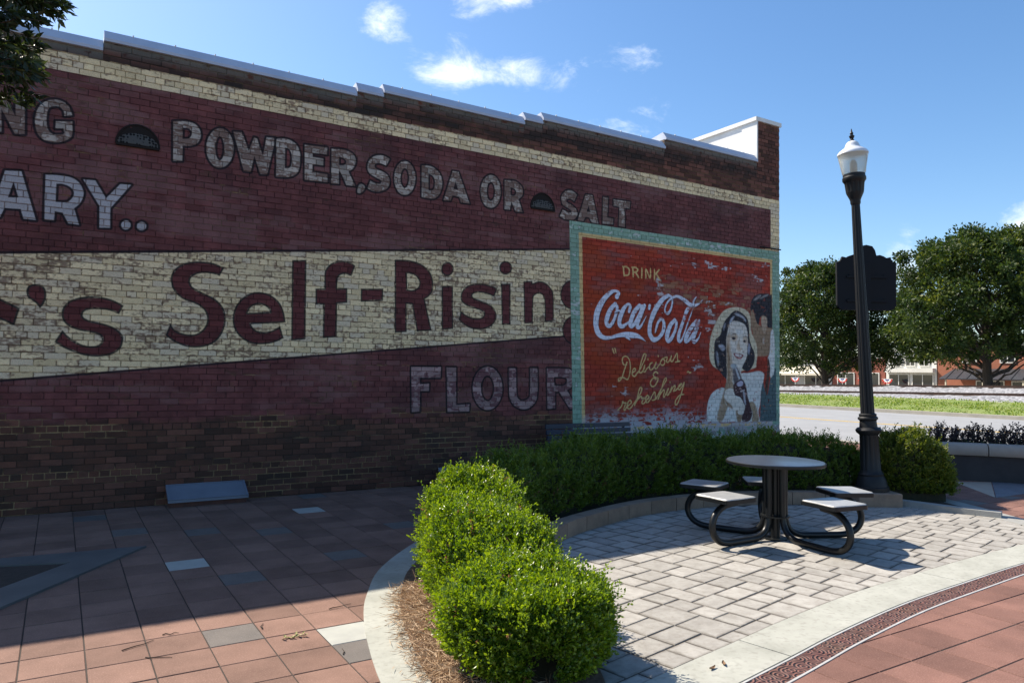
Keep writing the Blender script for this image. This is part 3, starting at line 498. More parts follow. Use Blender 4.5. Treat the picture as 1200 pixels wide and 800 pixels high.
def surf(name, c1, c2=None, scale=8.0, rough=0.8, bump=0.0, bscale=60.0, metal=0.0, spec=0.4, detail=4.0, obj_var=0.0,
         speck=None, speck_scale=250.0, speck_amt=0.5, coord='Position', contrast=(0.3, 0.7)):
    m, nt, b = new_mat(name)
    N, Lk = nt.nodes.new, nt.links.new
    b.inputs['Roughness'].default_value = rough
    b.inputs['Metallic'].default_value = metal
    b.inputs['Specular IOR Level'].default_value = spec
    if coord == 'Position':
        src = N('ShaderNodeNewGeometry').outputs['Position']
    else:
        src = N('ShaderNodeTexCoord').outputs['Object']
    cur = None
    if c2 is not None:
        nz = N('ShaderNodeTexNoise')
        nz.inputs['Scale'].default_value = scale
        nz.inputs['Detail'].default_value = detail
        nz.inputs['Roughness'].default_value = 0.62
        Lk(src, nz.inputs['Vector'])
        mr = N('ShaderNodeMapRange')
        mr.inputs['From Min'].default_value, mr.inputs['From Max'].default_value = contrast
        Lk(nz.outputs['Fac'], mr.inputs['Value'])
        mx = N('ShaderNodeMix'); mx.data_type = 'RGBA'
        mx.inputs[6].default_value = (*c1, 1); mx.inputs[7].default_value = (*c2, 1)
        Lk(mr.outputs['Result'], mx.inputs[0])
        cur = mx.outputs[2]
    if speck is not None:
        n2 = N('ShaderNodeTexNoise')
        n2.inputs['Scale'].default_value = speck_scale
        n2.inputs['Detail'].default_value = 2.0
        Lk(src, n2.inputs['Vector'])
        r2 = N('ShaderNodeMapRange')
        r2.inputs['From Min'].default_value, r2.inputs['From Max'].default_value = 0.52, 0.72
        r2.inputs['To Max'].default_value = speck_amt
        Lk(n2.outputs['Fac'], r2.inputs['Value'])
        mx = N('ShaderNodeMix'); mx.data_type = 'RGBA'
        if cur is None:
            mx.inputs[6].default_value = (*c1, 1)
        else:
            Lk(cur, mx.inputs[6])
        mx.inputs[7].default_value = (*speck, 1)
        Lk(r2.outputs['Result'], mx.inputs[0])
        cur = mx.outputs[2]
    if obj_var:
        oi = N('ShaderNodeObjectInfo')
        hs = N('ShaderNodeHueSaturation')
        mr = N('ShaderNodeMapRange')
        mr.inputs['To Min'].default_value, mr.inputs['To Max'].default_value = 1 - obj_var, 1 + obj_var
        Lk(oi.outputs['Random'], mr.inputs['Value'])
        Lk(mr.outputs['Result'], hs.inputs['Value'])
        if cur is None:
            hs.inputs['Color'].default_value = (*c1, 1)
        else:
            Lk(cur, hs.inputs['Color'])
        cur = hs.outputs['Color']
    if cur is None:
        b.inputs['Base Color'].default_value = (*c1, 1)
    else:
        Lk(cur, b.inputs['Base Color'])
    if bump:
        n3 = N('ShaderNodeTexNoise')
        n3.inputs['Scale'].default_value = bscale
        n3.inputs['Detail'].default_value = 2.0
        Lk(src, n3.inputs['Vector'])
        bp = N('ShaderNodeBump')
        bp.inputs['Strength'].default_value = bump
        bp.inputs['Distance'].default_value = 0.01
        Lk(n3.outputs['Fac'], bp.inputs['Height'])
        Lk(bp.outputs['Normal'], b.inputs['Normal'])
    return m


def leaf_mat(name, dark, mid, light, trans=0.45, rough=0.42, spec=0.5, dead=None):
    m, nt, b = new_mat(name)
    N, Lk = nt.nodes.new, nt.links.new
    at = N('ShaderNodeAttribute'); at.attribute_name = 'tint'
    rp = N('ShaderNodeValToRGB')
    e = rp.color_ramp.elements
    e[0].position, e[0].color = 0.0, (*dark, 1)
    e[1].position, e[1].color = 1.0, (*light, 1)
    k = rp.color_ramp.elements.new(0.5); k.color = (*mid, 1)
    if dead is not None:
        e[0].color = (*dead, 1)
        k = rp.color_ramp.elements.new(0.04); k.color = (*dark, 1)
    Lk(at.outputs['Fac'], rp.inputs['Fac'])
    Lk(rp.outputs['Color'], b.inputs['Base Color'])
    b.inputs['Roughness'].default_value = rough
    b.inputs['Specular IOR Level'].default_value = spec
    tr = N('ShaderNodeBsdfTranslucent')
    hs = N('ShaderNodeHueSaturation')
    hs.inputs['Hue'].default_value = 0.485
    hs.inputs['Saturation'].default_value = 1.1
    hs.inputs['Value'].default_value = 1.7
    Lk(rp.outputs['Color'], hs.inputs['Color'])
    Lk(hs.outputs['Color'], tr.inputs['Color'])
    mx = N('ShaderNodeMixShader'); mx.inputs[0].default_value = trans
    Lk(b.outputs[0], mx.inputs[1]); Lk(tr.outputs[0], mx.inputs[2])
    Lk(mx.outputs[0], nt.nodes['Material Output'].inputs['Surface'])
    return m


def leaves_mesh(name, pos, axis, length, width, tint, fold=0.25):
    """many small leaves: each a pointed, folded rhombus (4 vertices, 2 triangles)"""
    n = len(pos)
    axis = axis / (np.linalg.norm(axis, axis=1)[:, None] + 1e-9)
    rnd = rng.normal(size=(n, 3))
    side = np.cross(axis, rnd)
    side /= np.linalg.norm(side, axis=1)[:, None] + 1e-9
    nrm = np.cross(side, axis)
    L = np.broadcast_to(np.asarray(length), (n,))[:, None]
    Wd = np.broadcast_to(np.asarray(width), (n,))[:, None]
    v = np.empty((n, 4, 3), np.float32)
    v[:, 0] = pos
    v[:, 1] = pos + axis * L * 0.5 + side * Wd * 0.5 + nrm * Wd * fold
    v[:, 2] = pos + axis * L
    v[:, 3] = pos + axis * L * 0.5 - side * Wd * 0.5 + nrm * Wd * fold
    me = bpy.data.meshes.new(name)
    me.vertices.add(4 * n)
    me.vertices.foreach_set('co', v.reshape(-1))
    base = np.arange(n)[:, None] * 4
    idx = np.concatenate([base + np.array([[0, 1, 2]]), base + np.array([[0, 2, 3]])], axis=1).astype(np.int32).reshape(-1)
    me.loops.add(6 * n)
    me.loops.foreach_set('vertex_index', idx)
    me.polygons.add(2 * n)
    me.polygons.foreach_set('loop_start', np.arange(2 * n, dtype=np.int32) * 3)
    me.polygons.foreach_set('loop_total', np.full(2 * n, 3, np.int32))
    a = me.attributes.new('tint', 'FLOAT', 'FACE')
    a.data.foreach_set('value', np.repeat(np.asarray(tint, np.float32), 2))
    me.update(calc_edges=True)
    me.validate()
    return me


# ------------------------------------------------------------------ the painted brick wall
WY = 9.412                    # front plane of the brick wall
COURSE, PITCH, JOINT = 0.0725, 0.208, 0.0075
X0, X1, Z1 = -3.2, 12.04, 6.72
ROW_SHIFT = [random.uniform(-0.012, 0.012) + (0.104 if r % 2 else 0.0) + (0.05 if r % 7 == 5 else 0) for r in range(100)]
# parapet steps: (x start, x end, z of the top of the brickwork)
STEPS = [(-3.2, 0.30, 5.19), (0.30, 3.30, 5.31), (3.30, 3.68, 5.38), (3.68, 6.0, 5.445), (6.0, 6.34, 5.52), (6.34, 8.95, 5.585), (8.95, 11.37, 5.755), (11.37, 12.04, 6.55)]


def top_z(x):
    for a, b, z in STEPS:
        if a <= x < b:
            return z
    return 5.19


def row_pitch(r):
    return PITCH / 2 if r % 7 == 5 else PITCH


def vnoise(h, w, cy, cx):
    gy, gx = np.arange(h) / cy, np.arange(w) / cx
    g = rng.random((int(gy[-1]) + 3, int(gx[-1]) + 3)).astype(np.float32)
    iy, ix = gy.astype(int), gx.astype(int)
    fy, fx = (gy - iy).astype(np.float32), (gx - ix).astype(np.float32)
    fy, fx = fy * fy * (3 - 2 * fy), fx * fx * (3 - 2 * fx)
    a = g[iy] * (1 - fy)[:, None] + g[iy + 1] * fy[:, None]
    return a[:, ix] * (1 - fx) + a[:, ix + 1] * fx


def fbm(h, w, c, asp=1.0, octs=4, gain=0.55):
    s, amp, out = 0.0, 1.0, np.zeros((h, w), np.float32)
    for k in range(octs):
        out += amp * vnoise(h, w, max(1.0, c / 2 ** k), max(1.0, c * asp / 2 ** k))
        s += amp
        amp *= gain
    return out / s


def sstep(a, b, x):
    t = np.clip((x - a) / (b - a), 0, 1)
    return t * t * (3 - 2 * t)


def ring_pts(r):
    """corner-flagged control points -> polygon"""
    n = len(r)
    out = []
    for i in range(n):
        p1, p2 = r[i], r[(i + 1) % n]
        a, b = np.array(p1[:2]), np.array(p2[:2])
        if p1[2] and p2[2]:
            out.append(a)
            continue
        p0 = np.array(r[i - 1][:2]) if not p1[2] else 2 * a - b
        p3 = np.array(r[(i + 2) % n][:2]) if not p2[2] else 2 * b - a
        if p1[2]: p0 = a - (b - a) * 0.3
        if p2[2]: p3 = b + (b - a) * 0.3
        for k in range(4):
            t = k / 4
            out.append(0.5 * (2 * a + (b - p0) * t + (2 * p0 - 5 * a + 4 * b - p3) * t * t + (3 * a - p0 - 3 * b + p3) * t ** 3))
    return np.array(out)


def mural_image():
    RES = 0.006
    w, h = int((X1 - X0) / RES), int(Z1 / RES)
    xs = (X0 + (np.arange(w) + 0.5) * RES).astype(np.float32)
    zs = ((np.arange(h) + 0.5) * RES).astype(np.float32)
    XX, ZZ = np.broadcast_to(xs[None, :], (h, w)), np.broadcast_to(zs[:, None], (h, w))
    rows = np.floor(zs / COURSE).astype(int)
    fz = zs - rows * COURSE
    sh = np.array(ROW_SHIFT)[rows]
    pit = np.array([row_pitch(r) for r in rows])
    u = (xs[None, :] - X0 - sh[:, None] + 1.0) / pit[:, None]
    bi = np.floor(u).astype(int)
    fx = (u - bi) * pit[:, None]
    jt = JOINT / 2
    wob = 0.0025 * (fbm(h, w, 6, 1, 2) - 0.5)
    inb = np.minimum(np.minimum(fx, pit[:, None] - fx), np.minimum(fz, COURSE - fz)[:, None]) + wob
    joint = 1 - sstep(jt - 0.002, jt + 0.002, inb)
    tabs = [rng.random((100, 260)).astype(np.float32) for _ in range(4)]
    br, br2, br3, br4 = (t[np.clip(rows, 0, 99)[:, None], np.clip(bi, 0, 259)] for t in tabs)
    n_big = fbm(h, w, 130, 1.6, 4)
    n_mid = fbm(h, w, 40, 1.8, 4)
    n_fine = fbm(h, w, 9, 1.6, 3)
    n_fine2 = fbm(h, w, 5, 1.8, 2)
    n_fh = fbm(h, w, 5, 4.0, 3)
    n_f3 = fbm(h, w, 3, 1.7, 2)
    n_ver = fbm(h, w, 150, 0.16, 4)
    n_str = fbm(h, w, 30, 5.0, 4)

    def C(*c):
        return np.array(c, np.float32)

    def lerp(img, colr, m):
        return img * (1 - m[..., None]) + (colr if isinstance(colr, np.ndarray) and colr.ndim == 3 else C(*colr)) * m[..., None]

    # bare brick: dark red-brown, sooty; tan mortar here and there
    t = br[..., None]
    img = C(0.135, 0.052, 0.036) * (0.45 + 1.0 * t) * (0.75 + 0.5 * n_fine[..., None])
    img = lerp(img, C(0.16, 0.055, 0.035), (br2 > 0.86) * 0.6)
    img = lerp(img, C(0.028, 0.022, 0.02), sstep(0.5, 0.75, n_mid + 0.25 * (br3 - 0.5)) * 0.5)
    mort = C(0.36, 0.25, 0.13) * (0.6 + 0.8 * n_mid[..., None])
    dirtm = C(0.045, 0.033, 0.026)
    # lower wall darker and damp, mortar tan in streaks
    low = 1 - sstep(0.75, 1.15, ZZ + 0.35 * (n_mid - 0.5))
    img = lerp(img, img * 0.72 + C(0.014, 0.012, 0.008), low)
    tanm = sstep(0.44, 0.58, n_str + 0.25 * (n_big - 0.5) + 0.12 * (br4 - 0.5))
    up = sstep(4.6, 5.0, ZZ)
    mcol = dirtm * (1 - tanm[..., None]) + mort * tanm[..., None]
    mcol = mcol * (1 - up[..., None] * 0.55)
    img = lerp(img, mcol, joint)
    # grey cement wash just under the coping
    topz = np.array([top_z(float(x)) for x in xs], np.float32)[None, :]
    wash = 1 - sstep(0.02, 0.19, topz - ZZ + 0.10 * (n_mid - 0.5) + 0.05 * (n_big - .5))
    wash = wash * (xs < 11.37)[None, :]
    img = lerp(img, C(0.15, 0.14, 0.125) * (0.45 + 0.9 * n_mid[..., None]), wash * sstep(0.3, 0.5, n_fine + 0.1))
    soot = np.exp(-((topz - ZZ - 0.24) / 0.10) ** 2) * (xs < 11.37)[None, :]
    img = lerp(img, C(0.022, 0.019, 0.017), soot * 0.8 * sstep(0.3, 0.6, n_mid + 0.15))
    bare = img.copy()

    # maroon field
    mar = C(0.148, 0.048, 0.047) * (0.84 + 0.26 * br[..., None]) * (0.7 + 0.6 * n_fine[..., None])
    mar = lerp(mar, C(0.19, 0.088, 0.086), sstep(0.46, 0.70, n_str + 0.22 * (br2 - 0.5)) * 0.8)
    mar = lerp(mar, C(0.062, 0.024, 0.026), sstep(0.52, 0.75, n_big + 0.12 * (br3 - .5)) * 0.6)
    mar = mar * (0.72 + 0.52 * n_ver[..., None])
    mj = C(0.045, 0.018, 0.022) * np.ones_like(mar)
    mj = lerp(mj, C(0.17, 0.115, 0.075), sstep(0.52, 0.62, n_str + 0.15 * (n_fine - 0.5)) * 0.9)
    mar = lerp(mar, mj, joint * (0.35 + 0.5 * sstep(0.4, 0.65, n_mid)))
    edge = ZZ - (0.98 + 0.25 * (n_str - 0.5) + 0.10 * (br4 - 0.5) + 0.2 * (n_mid - .5))
    fld = sstep(-0.04, 0.10, edge) * (ZZ < 4.868)
    wear = sstep(0.70, 0.78, n_fine * 0.5 + n_mid * 0.5 + 0.06 * (br4 - 0.5) + 0.06)
    img = lerp(img, mar, fld * (1 - 0.7 * wear))

    # cream paint, weathered to the brick
    def cream(amount):
        c = C(0.79, 0.62, 0.375) * (0.82 + 0.30 * br[..., None]) * (0.88 + 0.24 * n_fine[..., None])
        c = lerp(c, C(0.64, 0.53, 0.39), sstep(0.55, 0.8, br2 + 0.3 * (n_mid - 0.5)) * 0.75)
        c = lerp(c, C(0.68, 0.52, 0.29), (br3 > 0.88) * 0.5)
        k = 0.34 * n_f3 + 0.14 * n_fine2 + 0.12 * n_fh + 0.20 * n_mid + 0.20 * n_big + 0.09 * (br4 - 0.5) + 0.07 * np.exp(-np.maximum(inb, 0) / 0.010)
        ww = sstep(amount - 0.02, amount + 0.13, k)
        under = C(0.20, 0.125, 0.085) * (0.45 + 0.9 * n_f3[..., None])
        c = lerp(c, under, ww * 0.88)
        jj = joint * sstep(0.22, 0.5, n_fine + 0.25 * (n_mid - 0.35))
        return lerp(c, C(0.13, 0.083, 0.048), jj * 0.8)

    # level band and corner strip
    band = ((ZZ > 4.868) & (ZZ < 5.085 - 0.01 * (br2 > 0.7))).astype(np.float32)
    strip_ = ((XX > 11.775) & (ZZ > 4.03) & (ZZ < 5.085)).astype(np.float32)
    cb = cream(0.56)
    img = lerp(img, cb, np.maximum(band, strip_))
    # rising wedge
    ztop = 2.842 + 0.1063 * XX
    zbot = 1.494 + 0.1027 * XX
    wd = sstep(0.0, 0.008, ztop - ZZ) * sstep(0.0, 0.008, ZZ - zbot)
    amt = 0.505 + 0.045 * sstep(2.0, 6.5, XX)
    img = lerp(img, cream(amt), wd)
    line = np.maximum(np.exp(-((ZZ - ztop - 0.010) / 0.016) ** 4), np.exp(-((ZZ - zbot + 0.010) / 0.013) ** 4)) * (XX < 6.9)
    img = lerp(img, C(0.012, 0.011, 0.015), line * 0.92)

    def sdf(rings, pad):
        P = [ring_pts(r) for r in rings]
        allp = np.concatenate(P)
        a, b = allp.min(0) - pad, allp.max(0) + pad
        i0, i1 = max(0, int((a[0] - X0) / RES)), min(w, int((b[0] - X0) / RES) + 1)
        j0, j1 = max(0, int(a[1] / RES)), min(h, int(b[1] / RES) + 1)
        x, z = xs[None, i0:i1], zs[j0:j1, None]
        ins = np.zeros((j1 - j0, i1 - i0), bool)
        d2 = np.full((j1 - j0, i1 - i0), 1e9, np.float32)
        for p in P:
            q = np.roll(p, -1, axis=0)
            for (ax, az), (bx, bz) in zip(p, q):
                dx, dz = bx - ax, bz - az
                L2 = dx * dx + dz * dz
                if L2 < 1e-12:
                    continue
                t = np.clip(((x - ax) * dx + (z - az) * dz) / L2, 0, 1)
                d2 = np.minimum(d2, (x - ax - t * dx) ** 2 + (z - az - t * dz) ** 2)
                cr = (az > z) != (bz > z)
                if dz != 0:
                    ins ^= cr & (x < (dx * (z - az) / dz + ax))
        d = np.sqrt(d2)
        return (slice(j0, j1), slice(i0, i1)), np.where(ins, -d, d)

    def paint(sl, colr, m):
        sub = img[sl]
        c = colr[sl] if isinstance(colr, np.ndarray) and colr.ndim == 3 else colr
        img[sl] = lerp(sub, c, m)

    black = (0.010, 0.010, 0.013)
    mar2 = C(0.125, 0.034, 0.034) * (0.75 + 0.35 * br[..., None]) * (0.75 + 0.5 * n_fine[..., None])
    mar2 = lerp(mar2, C(0.035, 0.014, 0.018), joint * 0.6)
    for gl in BIG_LETTERS:
        sl, d = sdf(gl, 0.03)
        paint(sl, black, sstep(0.006, -0.002, d) * (0.95 - 0.25 * (n_fine2[sl] > 0.7)))
        paint(sl, mar2, sstep(-0.016, -0.022, d) * (1 - 0.35 * wear[sl]))
    wht = C(0.40, 0.34, 0.295) * (0.65 + 0.6 * br2[..., None]) * (0.7 + 0.6 * n_fine[..., None])
    wht = lerp(wht, C(0.17, 0.10, 0.08), sstep(0.47, 0.60, 0.3 * n_f3 + 0.2 * n_fine2 + 0.35 * n_mid + 0.2 * (br3 - 0.5) + 0.12) * 0.9)
    wht = lerp(wht, C(0.10, 0.06, 0.05), joint * 0.75)
    wht2 = C(0.44, 0.415, 0.425) * (0.85 + 0.25 * br2[..., None])
    wht2 = lerp(wht2, C(0.17, 0.10, 0.075), joint * 0.9)
    pnk = C(0.29, 0.19, 0.185) * (0.7 + 0.6 * br2[..., None]) * (0.7 + 0.6 * n_fine[..., None])
    pnk = lerp(pnk, C(0.115, 0.04, 0.052), sstep(0.48, 0.56, 0.5 * n_fine2 + 0.35 * n_mid + 0.25 * (br3 - 0.5) + 0.05) * 0.8)
    pnk = lerp(pnk, C(0.08, 0.035, 0.04), joint * 0.6)
    for k, gl in enumerate(WHITE_LETTERS):
        sl, d = sdf(gl, 0.05)
        fill = wht2 if 17 <= k <= 21 else (pnk if k >= 24 else wht)
        paint(sl, black, sstep(0.030, 0.022, d) * sstep(0.0, 0.02, ZZ[sl] - 0.98) * 0.9)
        paint(sl, fill, sstep(0.003, -0.003, d) * sstep(0.0, 0.10, ZZ[sl] - 0.93 + 0.1 * (n_mid[sl] - 0.5)))

    # ---- the painted panel near the corner
    lx = 6.885 + (4.04 - ZZ) * 0.034           # its left edge leans a little
    pan = sstep(0.0, 0.008, XX - lx) * sstep(0.0, 0.008, 4.055 - ZZ) * sstep(0.0, 0.01, ZZ - 0.40)
    grn = C(0.245, 0.375, 0.285) * (0.85 + 0.28 * br[..., None]) * (0.85 + 0.3 * n_fine[..., None])
    grn = lerp(grn, C(0.12, 0.19, 0.15), joint * 0.5)
    chips = sstep(0.66, 0.70, 0.6 * n_fine2 + 0.4 * n_mid + 0.12 * (br4 - .5))
    grn = lerp(grn, C(0.55, 0.56, 0.55), chips * 0.8)
    img = lerp(img, grn, pan)
    crm = C(0.66, 0.46, 0.21) * (0.85 + 0.3 * br[..., None])
    crm = lerp(crm, C(0.28, 0.18, 0.09), joint * 0.5)
    inner = sstep(0, 0.006, XX - lx - 0.185) * sstep(0, 0.006, 11.825 - XX) * sstep(0, 0.006, 3.885 - ZZ) * sstep(0, 0.006, ZZ - 0.64)
    img = lerp(img, crm, inner)
    redm = sstep(0, 0.006, XX - lx - 0.25) * sstep(0, 0.006, 11.765 - XX) * sstep(0, 0.006, 3.82 - ZZ) * sstep(0, 0.006, ZZ - 0.71)
    red = C(0.34, 0.040, 0.022) * (0.72 + 0.5 * br[..., None]) * (0.75 + 0.5 * n_fine[..., None])
    red = lerp(red, C(0.24, 0.085, 0.075), sstep(0.48, 0.7, n_str + 0.2 * (br2 - .5)) * 0.7)
    red = lerp(red, C(0.36, 0.055, 0.012), sstep(0.58, 0.75, n_big) * 0.6)
    red = lerp(red, C(0.13, 0.022, 0.018), joint * 0.6)
    img = lerp(img, red, redm)
    # tan ghost of older lettering and brick-shaped white chips in the upper right, bleached bottom
    def blob(cx, cz, rx, rz):
        return np.exp(-(((XX - cx) / rx) ** 2 + ((ZZ - cz) / rz) ** 2) ** 2)
    gh = np.maximum.reduce([blob(9.05, 3.22, 0.3, 0.22), blob(9.8, 3.05, 0.6, 0.28), blob(10.7, 2.9, 0.75, 0.42)])
    img = lerp(img, C(0.34, 0.20, 0.11), gh * redm * sstep(0.50, 0.64, 0.35 * n_fine2 + 0.25 * n_fh + 0.40 * br3) * 0.7)
    pale = np.maximum.reduce([blob(9.9, 3.62, 1.3, 0.17), blob(8.85, 2.98, 0.13, 0.42) * 1.1, blob(10.4, 2.55, 0.8, 0.5), blob(11.4, 3.6, 0.4, 0.25),
                              blob(10.0, 3.98, 1.3, 0.05), blob(9.75, 1.75, 0.22, 0.2), blob(7.9, 1.3, 0.35, 0.12) * 0.9])
    pk = 0.34 * n_fine2 + 0.26 * n_fh + 0.40 * br3
    img = lerp(img, C(0.56, 0.55, 0.57), np.maximum(redm, pan * (ZZ > 3.85)) * sstep(0.80, 0.92, pk + 0.20 * pale) * 0.8)
    bot = sstep(1.05, 0.62, ZZ + 0.22 * (n_mid - 0.5) - 0.10 * blob(9.0, 0.9, 0.9, 0.5) - 0.08 * blob(7.9, .9, .5, .4))
    img = lerp(img, C(0.46, 0.44, 0.47), np.maximum(redm, inner) * bot * sstep(0.42, 0.52, 0.45 * n_fine2 + 0.35 * n_fine + 0.3 * joint + 0.15 * (br3 - .5) + 0.12 * bot))
    img = lerp(img, C(0.38, 0.36, 0.36) * (0.6 + 0.6 * br[..., None]), pan * sstep(0.70, 0.62, ZZ) * sstep(0.4, 0.55, n_fine + 0.1))

    # ---- figures, painted flat
    jm = 1 - 0.35 * joint
    for colr, rg in PAINTED_SHAPES:
        sl, d = sdf([rg], 0.02)
        cimg = np.ones((h, w, 1), np.float32)[sl] * C(*colr) * (0.82 + 0.36 * n_fine[sl][..., None]) * (0.93 + 0.14 * br[sl][..., None]) * jm[sl][..., None]
        lum = sum(colr) / 3
        so = 0.022 if 0.12 < lum < 0.5 else (0.012 if lum >= 0.5 else 0.008)
        m = sstep(so, -so, d) * sstep(0.60, 0.72, ZZ[sl] + 0.15 * (n_fine[sl] - 0.5))
        m = m * (1 - 0.55 * sstep(0.66, 0.70, 0.6 * n_fine2[sl] + 0.4 * n_fine[sl]))
        img[sl] = img[sl] * (1 - m[..., None]) + cimg * m[..., None]

    # ---- brush lettering: variable-width strokes
    def strokes(S, colr, shadow=None, wearing=0.0, smooth=5, fat=1.0):
        for s in S:
            P = catmull(s, smooth)
            for dx, dz, cc, mm in (([(0.014, -0.014, shadow, 0.8)] if shadow else []) + [(0, 0, colr, 1.0)]):
                pad = P[:, 2].max() * fat + 0.03
                a, b = P[:, :2].min(0) - pad, P[:, :2].max(0) + pad
                i0, i1 = int((a[0] - X0) / RES), min(w, int((b[0] - X0) / RES) + 1)
                j0, j1 = max(0, int(a[1] / RES)), int((b[1]) / RES) + 1
                x, z = xs[None, i0:i1] - dx, zs[j0:j1, None] - dz
                d = np.full((j1 - j0, i1 - i0), 1e9, np.float32)
                for p, q in zip(P, P[1:]):
                    ex, ez = q[0] - p[0], q[1] - p[1]
                    L2 = ex * ex + ez * ez + 1e-12
                    t = np.clip(((x - p[0]) * ex + (z - p[1]) * ez) / L2, 0, 1)
                    r = (p[2] + (q[2] - p[2]) * t) * fat
                    d = np.minimum(d, np.sqrt((x - p[0] - t * ex) ** 2 + (z - p[1] - t * ez) ** 2) - r)
                sl = (slice(j0, j1), slice(i0, i1))
                m = sstep(0.004, -0.004, d) * mm
                if wearing:
                    wr = sstep(0.62, 0.74, 0.40 * n_fine2[sl] + 0.30 * n_fh[sl] + 0.25 * br3[sl] + 0.17 * (blob(9.75, 2.75, 0.6, 0.35)[sl] + blob(9.7, 2.2, 0.4, 0.6)[sl] * .45))
                    m = m * (1 - wr * wearing)
                cimg = np.ones((j1 - j0, i1 - i0, 1), np.float32) * C(*cc) * (0.9 + 0.2 * n_fine[sl][..., None]) * (1 - 0.3 * joint[sl][..., None])
                img[sl] = img[sl] * (1 - m[..., None]) + cimg * m[..., None]
    strokes(LOGO_STROKES, (0.72, 0.74, 0.84), (0.05, 0.02, 0.025), 0.8)
    strokes(SCRIPT_STROKES, (0.68, 0.47, 0.20), None, 0.3, fat=1.12)

    out = np.ones((h, w, 4), np.float32)
    out[..., :3] = np.clip(img, 0.004, 0.9)
    im = bpy.data.images.new('wall_paint', w, h, alpha=False, float_buffer=True)
    im.colorspace_settings.name = 'Non-Color'
    im.pixels.foreach_set(out.reshape(-1))
    im.update()
    im.pack()
    return im


def wall_material():
    im = mural_image()
    m, nt, b = new_mat('painted_brick')
    N, Lk = nt.nodes.new, nt.links.new
    geo = N('ShaderNodeNewGeometry')
    sp = N('ShaderNodeSeparateXYZ'); Lk(geo.outputs['Position'], sp.inputs[0])
    mx = N('ShaderNodeMapRange'); mx.clamp = False
    mx.inputs['From Min'].default_value, mx.inputs['From Max'].default_value = X0, X0 + im.size[0] * 0.006
    mz = N('ShaderNodeMapRange'); mz.clamp = False
    mz.inputs['From Min'].default_value, mz.inputs['From Max'].default_value = 0, im.size[1] * 0.006
    Lk(sp.outputs['X'], mx.inputs['Value']); Lk(sp.outputs['Z'], mz.inputs['Value'])
    cb = N('ShaderNodeCombineXYZ')
    Lk(mx.outputs['Result'], cb.inputs[0]); Lk(mz.outputs['Result'], cb.inputs[1])
    tx = N('ShaderNodeTexImage'); tx.image = im; tx.extension = 'EXTEND'; tx.interpolation = 'Linear'
    Lk(cb.outputs[0], tx.inputs['Vector'])
    nz = N('ShaderNodeTexNoise'); nz.inputs['Scale'].default_value = 90; nz.inputs['Detail'].default_value = 3
    Lk(geo.outputs['Position'], nz.inputs['Vector'])
    mr = N('ShaderNodeMapRange'); mr.inputs['From Min'].default_value, mr.inputs['From Max'].default_value = 0.3, 0.7
    mr.inputs['To Min'].default_value, mr.inputs['To Max'].default_value = 0.82, 1.16
    Lk(nz.outputs['Fac'], mr.inputs['Value'])
    ml = N('ShaderNodeMix'); ml.data_type = 'RGBA'; ml.blend_type = 'MULTIPLY'; ml.inputs[0].default_value = 1.0
    Lk(tx.outputs['Color'], ml.inputs[6]); Lk(mr.outputs['Result'], ml.inputs[7])
    Lk(ml.outputs[2], b.inputs['Base Color'])
    b.inputs['Roughness'].default_value = 0.78
    b.inputs['Specular IOR Level'].default_value = 0.25
    bp = N('ShaderNodeBump'); bp.inputs['Strength'].default_value = 0.35; bp.inputs['Distance'].default_value = 0.006
    Lk(nz.outputs['Fac'], bp.inputs['Height']); Lk(bp.outputs['Normal'], b.inputs['Normal'])
    return m


def brick_verts(x0, x1, z0, z1, y, tx=0.0, tz=0.0):
    """front-facing brick; y = front plane, chamfered arrises, open at the back"""
    c = 0.0025
    j = [random.uniform(-0.0012, 0.0012) for _ in range(4)]
    xa, xb, za, zb = x0 + j[0], x1 + j[1], z0 + j[2], z1 + j[3]
    f = [(xa + c, y + tx + tz, za + c), (xb - c, y - tx + tz, za + c), (xb - c, y - tx - tz, zb - c), (xa + c, y + tx - tz, zb - c)]
    g = [(xa, y + c, za), (xb, y + c, za), (xb, y + c, zb), (xa, y + c, zb)]
    k = [(p[0], y + 0.016, p[2]) for p in g]
    return f + g + k


BRICK_FACES = [(0, 1, 2, 3)] + [(4 + i, 4 + (i + 1) % 4, (i + 1) % 4, i) for i in range(4)] + [(8 + i, 8 + (i + 1) % 4, 4 + (i + 1) % 4, 4 + i) for i in range(4)]

M_WALL = wall_material()
M_PLAINBRICK = surf('side_brick', (0.12, 0.05, 0.035), (0.07, 0.035, 0.03), 12, 0.85, 0.2, 40)
M_COPING = surf('coping_metal', (0.48, 0.52, 0.62), (0.40, 0.44, 0.54), 3, 0.65, spec=0.25)
M_WHITE = surf('white_parapet_paint', (0.78, 0.78, 0.77), (0.62, 0.62, 0.60), 2.5, 0.6)
M_ROOF = surf('roof_membrane', (0.25, 0.25, 0.26), (0.18, 0.18, 0.19), 3, 0.9)
M_VENT = surf('vent_iron', (0.022, 0.018, 0.017), rough=0.8, spec=0.1)


